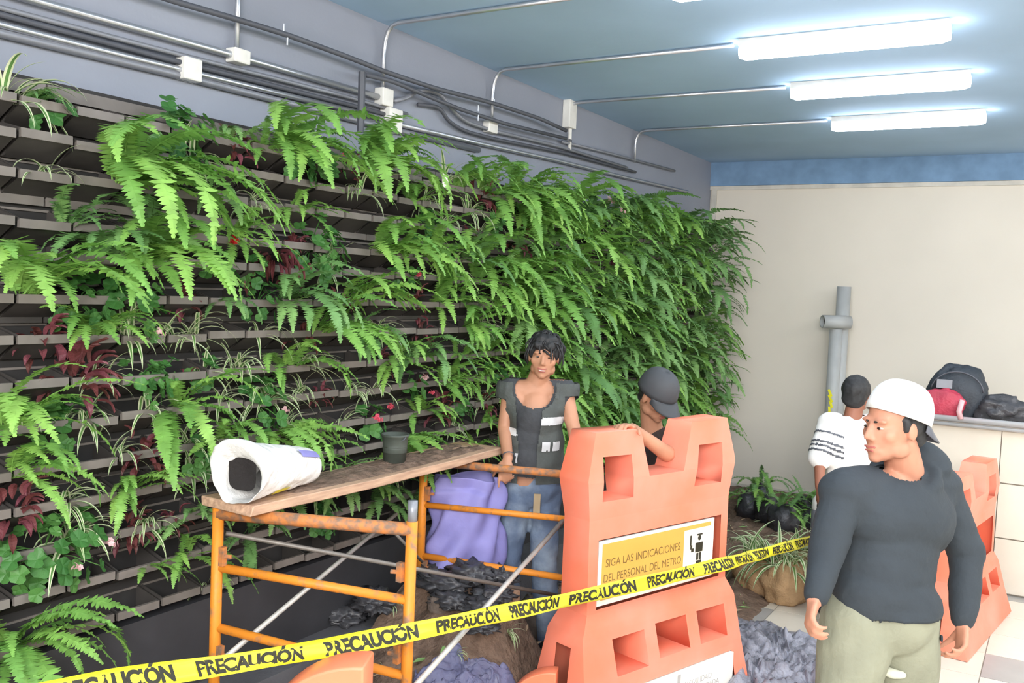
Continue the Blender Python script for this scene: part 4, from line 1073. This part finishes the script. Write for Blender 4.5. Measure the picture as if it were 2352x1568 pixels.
def hand(b, wrist, d, palm, side, s=1.0, curl=(25, 35, 30), thumb=1, tcurl=20, curls=None):
    """wrist point, d = finger direction, palm = direction the palm faces, thumb on +1/-1 of cross(d,palm)"""
    d = Vector(d).normalized(); palm = Vector(palm); palm = (palm - d * palm.dot(d)).normalized(); sd = d.cross(palm) * side; W_ = Vector(wrist)
    A = Matrix((sd, d, palm)).transposed()
    b.ell(W_ + d * .045 * s, (.040 * s, .050 * s, .015 * s), A); b.cap(W_, .024 * s, W_ + d * .03 * s, .026 * s, flat=.7, side=sd)
    for k, (off, L) in enumerate(((.030, .070), (.010, .078), (-.010, .073), (-.029, .058))):
        p = W_ + d * (.080 if k in (1, 2) else .074) * s + sd * off * s; ang = 0; dd = d + sd * off * 2.2; dd.normalize(); r = .0095 * s
        cc = curls[k] if curls else curl
        b.cap(W_ + d * .045 * s + sd * off * .8 * s, .011 * s, p, .0105 * s, 10)
        for j, f in enumerate((.45, .32, .23)):
            ang += math.radians(cc[j]); v = dd * math.cos(ang) + palm * math.sin(ang); q = p + v * L * f * s
            b.cap(p, r, q, r * .9, 10); p = q; r *= .9
    p = W_ + d * .022 * s + sd * .026 * s; v = (d * .62 + sd * .72 + palm * .3).normalized(); q = p + v * .040 * s; b.cap(p, .015 * s, q, .0115 * s, 10)
    a = math.radians(tcurl); v2 = (v * math.cos(a) + (palm * .7 + d * .3).normalized() * math.sin(a)).normalized(); q2 = q + v2 * .030 * s; b.cap(q, .0110 * s, q2, .0095 * s, 10)
    b.cap(q2, .0095 * s, q2 + (v2 + palm * .2).normalized() * .022 * s, .008 * s, 10)
def torso(b, SL, SR, N, Pv, e=0.0, fw=None, w=1.0, dp=1.0):
    """shoulders, neck base, pelvis; e = extra thickness (clothing)"""
    SL, SR, N, Pv = map(Vector, (SL, SR, N, Pv)); up = (N - Pv).normalized(); rt = (SR - SL).normalized(); f = up.cross(rt).normalized(); f = f if fw is None or f.dot(Vector(fw)) > 0 else -f
    r2 = f.cross(up).normalized(); A = Matrix((r2, f, up)).transposed(); hs = (SR - SL).length / 2; L = (N - Pv).length
    b.ell(Pv.lerp(N, .66), (hs * .88 * w + e, .112 * dp + e, L * .30 + e), A); b.ell(Pv.lerp(N, .40), (.138 * w + e, .100 * dp + e, L * .28 + e), A); b.ell(Pv.lerp(N, .02), (.158 * w + e, .112 * dp + e, .13 + e), A)
    b.ell(Pv.lerp(N, .22), (.142 * w + e, .104 * dp + e, .16 + e), A)
    for S in (SL, SR):
        b.cap(N - up * .05, .062 + e * .6, S, .055 + e, 14); b.cap(Pv.lerp(N, .72) + (S - N) * .35, .085 + e * .7, S - up * .01, .055 + e, 14)
    return A
def person(loc, label, group=None):
    return empty('person', loc, label, 'person', group)
def strands(root, c, B, s, m, n=90, r=(.083, .104, .10), ln=.05, seed=1, front=True):
    rr = random.Random(seed); mb = MB()
    for k in range(n):
        a = rr.uniform(0, 2 * PI); z = rr.uniform(.0, 1) ** .7; q = math.sqrt(max(0, 1 - z * z)); d = Vector((q * math.cos(a) * r[0], q * math.sin(a) * r[1], z * r[2]))
        p = Vector(c) + B @ ((d * .93 + Vector((0, -.012, .028))) * s); nrm = (B @ d).normalized()
        t = (nrm.cross(B @ Vector((rr.gauss(0, 1), rr.gauss(0, 1), 0)))).normalized(); L = ln * rr.uniform(.6, 1.3) * s
        pts = [p, p + nrm * L * .35 + t * L * .3, p + nrm * L * .40 + t * L * .8 - Vector((0, 0, L * .25)), p + nrm * L * .2 + t * L * 1.1 - Vector((0, 0, L * .6))]
        mb.tube(pts, .006, 5, rs=[.008 * s, .0065 * s, .005 * s, .0015 * s])
    return mb.build('hair_locks', m, root, True)
SK1 = mat('tan_skin', (190, 138, 110), .55, var=.08, scale=12); SK2 = mat('light_tan_skin', (186, 130, 106), .55, var=.08, scale=12); SK3 = mat('brown_skin', (150, 98, 78), .55, var=.1, scale=12)
HAIR = mat('black_hair', (44, 44, 46), .6, var=.3, scale=60)
M_tee = mat('charcoal_shirt', (66, 68, 72), .8, var=.08, scale=20, bump=.15)
M_vest = mat('grey_vest', (78, 82, 80), .7, var=.12, scale=16, bump=.2)
M_refl = mat('reflective_strip', (205, 206, 208), .4, var=.06, scale=30)
M_jean = mat('washed_denim', (92, 108, 134), .8, rgb2=(158, 174, 192), scale=5, contrast=(.45, .7), bump=.2)
M_hood = mat('dark_hoodie', (48, 54, 60), .85, var=.12, scale=4, bump=.15, bscale=60)
M_khaki = mat('khaki_trousers', (132, 132, 114), .8, var=.12, scale=6, bump=.2)
M_shoe = mat('dark_shoe', (50, 44, 42), .6); M_capk = mat('charcoal_cap', (72, 74, 78), .7, var=.06); M_capw = mat('white_cap', (222, 220, 216), .7, var=.05)
M_whites = mat('white_shirt', (240, 238, 236), .7, var=.03); M_dktr = mat('dark_trousers', (48, 50, 56), .8)
CAMP = Vector((0, 0, H))
def legs(b, hips, knees, ankles, e=0.0, th=.082, kn=.056, an=.042):
    for h, k, a in zip(hips, knees, ankles):
        b.cap(h, th + e, k, kn + e, 16); b.cap(k, kn + e, (Vector(k).lerp(Vector(a), .35)), kn * .98 + e, 14); b.cap(Vector(k).lerp(Vector(a), .35), kn * .98 + e, a, an + e, 14)
def shoe(root, a, d, m=None, zb=None):
    d = Vector((d[0], d[1], 0)).normalized(); a = Vector(a); z = (a.z - .07) if zb is None else zb; c = Vector((a.x, a.y, z))
    b = Body(); b.cap(c - d * .05 + Vector((0, 0, .045)), .042, c + d * .05 + Vector((0, 0, .042)), .042); b.cap(c + d * .05 + Vector((0, 0, .04)), .04, c + d * .15 + Vector((0, 0, .034)), .034); b.cap(c - d * .03 + Vector((0, 0, .05)), .04, c - d * .03 + Vector((0, 0, .10)), .04)
    return b.make('shoe', m or M_shoe, root, .008, 4)
def cap_hat(root, c, B, s, m, brim=1, tilt=0, mb_=None, brimdrop=.15):
    """baseball cap; brim=1 forward, -1 backward; tilt pitches it (radians, positive = front up)"""
    T = B @ Matrix.Rotation(tilt, 3, 'X'); P = lambda x, y, z: Vector(c) + T @ (Vector((x, y, z)) * s)
    mb = MB(); n, m_ = 32, 10; vs = []
    for i in range(m_ + 1):
        ph = (PI / 2) * i / m_; z = .012 + .118 * math.sin(ph) ** .9 if i else .012; r = math.cos(ph) ** .72
        for k in range(n):
            a = 2 * PI * k / n; vs.append(P(.090 * r * math.cos(a), -.010 + .108 * r * math.sin(a), z))
    fs = [(i * n + k, i * n + (k + 1) % n, (i + 1) * n + (k + 1) % n, (i + 1) * n + k) for i in range(m_) for k in range(n)]
    o = mb.add(vs, fs).build('cap', m, root, True); edit(o, ('SOLIDIFY', dict(thickness=.005, offset=1)))
    mb = MB(); vs = []; nn = 12
    for i in range(7):
        t = i / 6
        for k in range(nn + 1):
            a = PI * (.16 + .68 * k / nn); ex = .07 * t * math.sin((a - .16 * PI) / .68) ** .5 if 0 < k < nn else 0
            vs.append(P(.091 * math.cos(a), brim * (.109 * math.sin(a) + ex) - .010, .016 - brimdrop * ex - .018 * (math.cos(a) ** 2) * t * 2))
    fs = [(i * (nn + 1) + k, i * (nn + 1) + k + 1, (i + 1) * (nn + 1) + k + 1, (i + 1) * (nn + 1) + k) for i in range(6) for k in range(nn)]
    q = mb.add(vs, fs).build('cap_brim', mb_ or m, root, True); edit(q, ('SOLIDIFY', dict(thickness=.004)))
    q.parent = o; q.location = parent_world(root) - parent_world(o)
    bt = MB().lathe(P(0, -.01, .128), [(.007 * s, 0), (.005 * s, .006 * s), (0, .007 * s)], 8, axis=T @ Vector((0, 0, 1))).build('button', mb_ or m, root, True)
    return o

# --- the smiling man in the vest
def man_vest():
    d0 = 4.88; hc = at(1250, 818, d0); nb = at(1230, 876, 4.93); SRt = at(1174, 895, 4.92); SLf = at(1296, 895, 4.95); pv_ = at(1222, 1100, 4.95)
    gz = .05
    root = person((pv_.x, pv_.y, gz), 'smiling black haired man in grey vest gripping the scaffold rail')
    B = basis(CAMP + Vector((-.25, 0, -.35)) - hc, roll=-.06); s = .97
    eR, wR = at(1158, 985, 4.90), at(1167, 1052, 4.74); eL, wL = at(1318, 985, 4.88), at(1330, 1062, 4.72)
    hips = [at(1193, 1105, 4.95), at(1255, 1105, 4.95)]; knees = [hips[0] + Vector((-.02, -.05, -.40)), hips[1] + Vector((.02, -.03, -.40))]
    ank = [Vector((knees[0].x - .02, knees[0].y + .05, gz + .08)), Vector((knees[1].x + .02, knees[1].y + .05, gz + .08))]
    b = Body(); P = head(b, hc, B, s); b.cap(P(0, -.025, -.05), .052, nb + Vector((0, 0, -.02)), .056)
    torso(b, SRt, SLf, nb, pv_, 0, CAMP - hc, .92)
    b.chain([SRt, eR, wR], [.047, .036, .026]); b.chain([SLf, eL, wL], [.047, .036, .026])
    hand(b, wR + Vector((0, -.01, -.005)), (.10, -.28, -.62), (-.1, .9, -.25), -1, .98, curls=[(5, 12, 10), (35, 50, 40), (45, 55, 45), (50, 60, 45)])
    hand(b, wL, (.0, -.5, -.5), (0, .8, -.5), 1, .98, (40, 55, 45))
    legs(b, hips, knees, ank)
    b.make('body', SK1, root, .0065, 4)
    face(P, B, s, root, SK1, True)
    hb = Body(); hb.ell(P(0, -.022, .048), (.083, .100, .088), B); hb.ell(P(0, .035, .088), (.066, .050, .036), B); hb.ell(P(0, -.07, -.02), (.066, .05, .06), B)
    for sx in (-1, 1): hb.ell(P(sx * .068, .02, .03), (.018, .03, .045), B); hb.ell(P(sx * .03, .082, .06), (.03, .014, .024), B)
    hr = hb.make('hair', HAIR, root, .007, 3, .006, 40)
    strands(root, hc, B, s, HAIR, 110, ln=.045)
    t = Body(); torso(t, SRt.lerp(SLf, .04), SLf.lerp(SRt, .04), nb, pv_ + Vector((0, 0, .0)), .019, CAMP - hc, .92); tee = t.make('shirt', M_tee, root, .007, 6, .004, 14)
    nc = nb + (CAMP - nb).normalized() * .10 + Vector((0, 0, -.035))
    delete_faces(tee, lambda c, n: ((c - nc).length < .105) or c.z > nb.z + .015)
    v = Body(); torso(v, SRt, SLf, nb, pv_ + Vector((0, 0, -.01)), .032, CAMP - hc, .95)
    for S, E in ((SRt, eR), (SLf, eL)): v.cap(S - Vector((0, 0, .008)), .058, S.lerp(E, .16), .060)
    vest = v.make('vest', M_vest, root, .008, 6, .006, 12)
    fdir = (CAMP - nb); fdir.z = 0; fdir.normalize(); rt = Vector((fdir.y, -fdir.x, 0)) * -1
    def ux(c): return (c - nb).dot(rt)      # + towards picture right
    if (at(1300, 900, 5) - at(1200, 900, 5)).dot(rt) < 0: rt = -rt
    def front(c): return (c - Vector((pv_.x, pv_.y, c.z))).dot(fdir) > 0
    def openf(c, n):
        w_ = .052 + max(0, (c.z - nb.z + .35)) * .10
        return (front(c) and -w_ - .02 < ux(c) < w_ - .03) or c.z > nb.z + .0 or ((c - nc).length < .115)
    delete_faces(vest, openf); delete_faces(vest, lambda c, n: c.z < pv_.z + .0); delete_faces(tee, lambda c, n: c.z < pv_.z + .03)
    for S, E in ((SRt, eR), (SLf, eL)): 
        ee = S.lerp(E, .26); dd_ = (E - S).normalized(); delete_faces(vest, lambda c, n: (c - ee).dot(dd_) > 0 and (c - ee).length < .09 and (c - S).length > .05 and abs((c - pv_).dot(rt)) > .15)
    for nm, fc in (('reflective_strip', lambda c, n: front(c) and n.dot(fdir) > .1 and ((ux(c) < -.05 and abs(c.z - at(0 + 1190, 995, 4.8).z) < .019) or (ux(c) > .03 and abs(c.z - at(1285, 970, 4.8).z) < .019) or (.045 < ux(c) < .085 and abs(c.z - at(1275, 1028, 4.8).z) < .022) or (.10 < ux(c) < .135 and abs(c.z - at(1275, 1028, 4.8).z) < .022) or (-.085 < ux(c) < -.05 and abs(c.z - at(1205, 1055, 4.8).z) < .022))),):
        keep_faces(vest, fc, nm, M_refl, .005, vest)
    zp = at(1295, 900, 4.8).z
    keep_faces(vest, lambda c, n: front(c) and .055 < ux(c) < .125 and zp - .045 < c.z < zp + .04, 'pocket', M_vest, .012, vest)
    keep_faces(vest, lambda c, n: front(c) and .050 < ux(c) < .130 and zp + .035 < c.z < zp + .048, 'pocket_flap', M_tee, .016, vest)
    j = Body(); j.ell(pv_ + Vector((0, 0, -.03)), (.160, .118, .13)); legs(j, hips, knees, [Vector((a.x, a.y, a.z - .02)) for a in ank], .014); j.make('jeans', M_jean, root, .008, 5, .012, 8)
    for a in ank: shoe(root, a, fdir, None, gz)
    MB().lathe(wR + Vector((0, 0, .012)), [(.030, -.004), (.033, 0), (.030, .004)], 16, axis=(wR - eR)).build('bracelet', M_dkpipe, root, True)
    MB().bar(pv_ + fdir * .125 + rt * .03 + Vector((0, 0, -.05)), pv_ + fdir * .125 + rt * .03 + Vector((0, 0, -.15)), .035, .012, fdir).build('cloth_strap', mat('tan_strap', (170, 150, 120), .8), root)
man_vest()

# --- the walking man in the dark hoodie
def man_hood():
    hc = at(2052, 980, 3.06); nb = at(2078, 1082, 3.12); SRt = at(1938, 1130, 3.02); SLf = at(2158, 1120, 3.22); pv_ = at(2025, 1395, 3.10)
    root = person((pv_.x, pv_.y, 0), 'man in dark hoodie and backwards white cap walking at the right')
    rt_ = Vector((.861, .506, 0)); tc = (CAMP - hc); tc.z = 0; tc.normalize()
    B = basis(-rt_ * .88 + tc * .42 + Vector((0, 0, .0)), roll=0.0); s = 1.0
    b = Body(); P = head(b, hc, B, s); b.cap(P(0, -.03, -.055), .056, nb, .062)
    torso(b, SRt, SLf, nb, pv_, 0, tc, 1.0)
    eR, wR = at(1902, 1255, 2.98), at(1872, 1375, 2.88); eL, wL = at(2222, 1275, 3.24), at(2212, 1432, 3.14)
    b.chain([SRt, eR, wR], [.050, .040, .028]); b.chain([SLf, eL, wL], [.050, .040, .028])
    hand(b, wR, wR - eR + Vector((0, 0, .0)), rt_, -1, 1.0, (38, 50, 40)); hand(b, wL, wL - eL, -rt_, 1, 1.0, (30, 42, 35))
    hips = [at(1970, 1420, 3.08), at(2080, 1420, 3.12)]; fw = (tc * .9 - rt_ * .35).normalized()
    knees = [hips[0] + fw * .12 + Vector((0, 0, -.42)), hips[1] - fw * .04 + Vector((0, 0, -.43))]
    ank = [Vector((0, 0, .09)) + Vector((hips[0] + fw * .20)) * 1.0, Vector(hips[1] - fw * .26)]; ank = [Vector((a.x, a.y, .09)) for a in ank]
    legs(b, hips, knees, ank); b.make('body', SK2, root, .0065, 4); face(P, B, s, root, SK2, False)
    hb = Body(); hb.ell(P(0, -.030, .030), (.081, .092, .080), B); hb.ell(P(0, -.075, -.02), (.060, .040, .055), B)
    for sx in (-1, 1): hb.cap(P(sx * .070, .012, .03), .015, P(sx * .072, .010, -.008), .007)
    hb.make('hair', HAIR, root, .007, 3, .004, 40)
    cap_hat(root, P(0, -.004, .022), B, 1.0, M_capw, -1, .30, M_dkpipe, .5)
    h = Body(); torso(h, SRt, SLf, nb, pv_ + Vector((0, 0, .03)), .024, tc, 1.04, 1.1); h.cap(pv_ + Vector((-.03, -.01, .14)), .135, pv_ + Vector((.03, .01, -.06)), .16)
    h.ell(pv_ + Vector((0, 0, .02)), (.185, .142, .14))
    h.chain([SRt, SRt.lerp(eR, .55), eR, wR - (wR - eR).normalized() * .02], [.074, .066, .060, .042]); h.chain([SLf, SLf.lerp(eL, .55), eL, wL - (wL - eL).normalized() * .02], [.074, .066, .060, .042])
    for k in range(14):
        a = 2 * PI * k / 14; a2 = 2 * PI * (k + 1) / 14; q = lambda a: nb + Vector((math.cos(a) * .094, math.sin(a) * .090 + .01, .0)) + Vector((0, 0, -.020 - .040 * math.cos(a - math.atan2(tc.y, tc.x))))
        h.cap(q(a), .030, q(a2), .030, 10)
    bk_ = -tc; h.ell(nb + bk_ * .13 + Vector((.04, .0, .0)), (.11, .08, .09)); h.ell(nb + bk_ * .09 + rt_ * .08 + Vector((0, 0, .015)), (.065, .06, .06)); h.ell(nb + bk_ * .06 + rt_ * .105 - Vector((0, 0, .0)), (.05, .05, .045))
    hd = h.make('hoodie', M_hood, root, .008, 5, .007, 7, wst=(1, 1, 1.8))
    zh = pv_.z + .0; delete_faces(hd, lambda c, n: c.z < zh and (c - Vector((pv_.x, pv_.y, c.z))).length < .19)
    edit(hd, ('SOLIDIFY', dict(thickness=.006)))
    delete_faces(hd, lambda c, n: (c - (nb + tc * .04 - rt_ * .02 + Vector((0, 0, .05)))).length < .092)
    j = Body(); j.ell(pv_ + Vector((0, 0, -.02)), (.172, .128, .13)); legs(j, hips, knees, [a + Vector((0, 0, -.03)) for a in ank], .030, .09, .066, .055); j.make('trousers', M_khaki, root, .009, 5, .012, 6)
    pk_ = hips[1] + fw * .115 + Vector((.0, 0, -.15)); lp = Body().ell(pk_, (.05, .02, .018)); lp.make('pocket_flap', mat('pale_lining', (196, 196, 178), .8), root, .007, 3, .006, 20)
    for a in ank: shoe(root, a, fw, None, 0)
man_hood()

# --- the man bending behind the tall barrier
def man_cap():
    hc = at(1508, 912, 5.02); nb = at(1497, 985, 5.12); SRt = at(1452, 1010, 5.20); SLf = at(1562, 1012, 5.02); pv_ = at(1530, 1230, 5.36)
    root = person((pv_.x, pv_.y, 0.02), 'man in charcoal cap leaning on the tall orange barrier')
    rt_ = Vector((.861, .506, 0)); tc = CAMP - hc; tc.z = 0; tc.normalize()
    B = basis(tc * .72 + rt_ * .62 + Vector((0, 0, -.42))); s = 1.0
    b = Body(); P = head(b, hc, B, s); b.cap(P(0, -.03, -.05), .055, nb, .06); torso(b, SRt, SLf, nb, pv_, 0, tc, 1)
    eL, wL = at(1532, 1042, 4.62), at(1452, 984, 4.42); eR = at(1440, 1120, 5.1); wR = eR + Vector((.05, -.12, -.22))
    b.chain([SLf, eL, wL], [.050, .040, .027]); b.chain([SRt, eR, wR], [.050, .040, .027])
    hd_ = at(1405, 968, 4.28) - wL; hand(b, wL, hd_, (0.1, -.35, -.9), 1, 1.05, (15, 35, 40)); hand(b, wR, wR - eR, tc, 1, 1, (30, 40, 30))
    hips = [pv_ - rt_ * .09, pv_ + rt_ * .09]; knees = [h_ + tc * .08 + Vector((0, 0, -.40)) for h_ in hips]; ank = [Vector((k.x - tc.x * .05, k.y - tc.y * .05, .11)) for k in knees]
    legs(b, hips, knees, ank); b.make('body', SK1, root, .0065, 4); face(P, B, s, root, SK1)
    hb = Body(); hb.ell(P(0, -.03, .02), (.080, .088, .075), B); hb.ell(P(0, -.07, -.03), (.058, .035, .05), B); hb.make('hair', HAIR, root, .008, 3, .004, 40)
    cap_hat(root, P(0, 0, .012), B, 1.08, M_capk, 1, -.05, None, .55)
    t = Body(); torso(t, SRt, SLf, nb, pv_ + Vector((0, 0, .02)), .014, tc); t.chain([SLf, SLf.lerp(eL, .22)], [.068, .062]); t.chain([SRt, SRt.lerp(eR, .4)], [.068, .062]); sh_ = t.make('shirt', mat('dark_brown_shirt', (74, 64, 62), .8, bump=.2), root, .008, 5, .006, 12)
    delete_faces(sh_, lambda c, n: (c - (nb + Vector((0, 0, .06)))).length < .09)
    cl = Body(); cl.ell(SLf + tc * .02 + Vector((-.01, 0, .018)), (.060, .05, .045)); cl.make('shoulder_cloth', M_whites, root, .007, 4, .004, 20)
    j = Body(); j.ell(pv_ + Vector((0, 0, -.03)), (.165, .12, .13)); legs(j, hips, knees, ank, .016); j.make('trousers', M_dktr, root, .009, 5, .010, 8)
    for a in ank: shoe(root, a, tc, None, .04)
man_cap()

# --- the person in white with their back turned
def man_white():
    hc = at(1968, 905, 5.72); nb = at(1958, 962, 5.70); SA = at(1906, 975, 5.68); SB = at(2022, 975, 5.85); pv_ = at(1945, 1165, 5.72)
    root = person((pv_.x, pv_.y, 0), 'dark haired person in white shirt seen from behind the walking man')
    rt_ = Vector((.861, .506, 0)); tc = CAMP - hc; tc.z = 0; tc.normalize(); B = basis(-tc * .9 + rt_ * .3)
    b = Body(); P = head(b, hc, B, .95); b.cap(P(0, -.02, -.05), .05, nb, .055); torso(b, SA, SB, nb, pv_, 0, -tc, .95)
    eA, wA = at(1884, 1052, 5.62), at(1882, 1118, 5.55); eB = at(2040, 1060, 5.8); wB = at(2030, 1130, 5.7)
    b.chain([SA, eA, wA], [.048, .038, .026]); b.chain([SB, eB, wB], [.048, .038, .026]); hand(b, wA, wA - eA, rt_, 1, 1, (20, 30, 25)); hand(b, wB, wB - eB, -rt_, 1, 1, (20, 30, 25))
    hips = [pv_ - rt_ * .085, pv_ + rt_ * .085]; knees = [h_ - tc * .04 + Vector((0, 0, -.32)) for h_ in hips]; ank = [Vector((k.x, k.y, .08)) for k in knees]
    legs(b, hips, knees, ank); b.make('body', SK3, root, .0075, 4); face(P, B, .95, root, SK3)
    hb = Body(); hb.ell(P(0, -.020, .030), (.084, .104, .092), B); hb.ell(P(0, -.06, -.02), (.074, .055, .065), B); hb.make('hair', HAIR, root, .008, 3, .004, 30)
    t = Body(); torso(t, SA, SB, nb, pv_, .022, -tc, 1.02); t.chain([SA, eA], [.076, .068]); t.chain([SB, eB], [.076, .068]); st_ = t.make('shirt', M_whites, root, .008, 5, .008, 10)
    delete_faces(st_, lambda c, n: c.z > nb.z + .02 and (c - nb).length < .09)
    dA = (eA - SA).normalized()
    keep_faces(st_, lambda c, n: (c - SA).length < .4 and (c - SA).dot(rt_) < .05 and any(abs((c - SA).dot(dA) - k) < .006 for k in (.07, .13, .155, .185)), 'sleeve_print', M_dkpipe, .003, st_)
    j = Body(); j.ell(pv_ + Vector((0, 0, -.03)), (.16, .12, .12)); legs(j, hips, knees, ank, .016); j.make('trousers', M_dktr, root, .009, 5, .01, 8)
    for a in ank: shoe(root, a, -tc, M_whites, 0)
man_white()
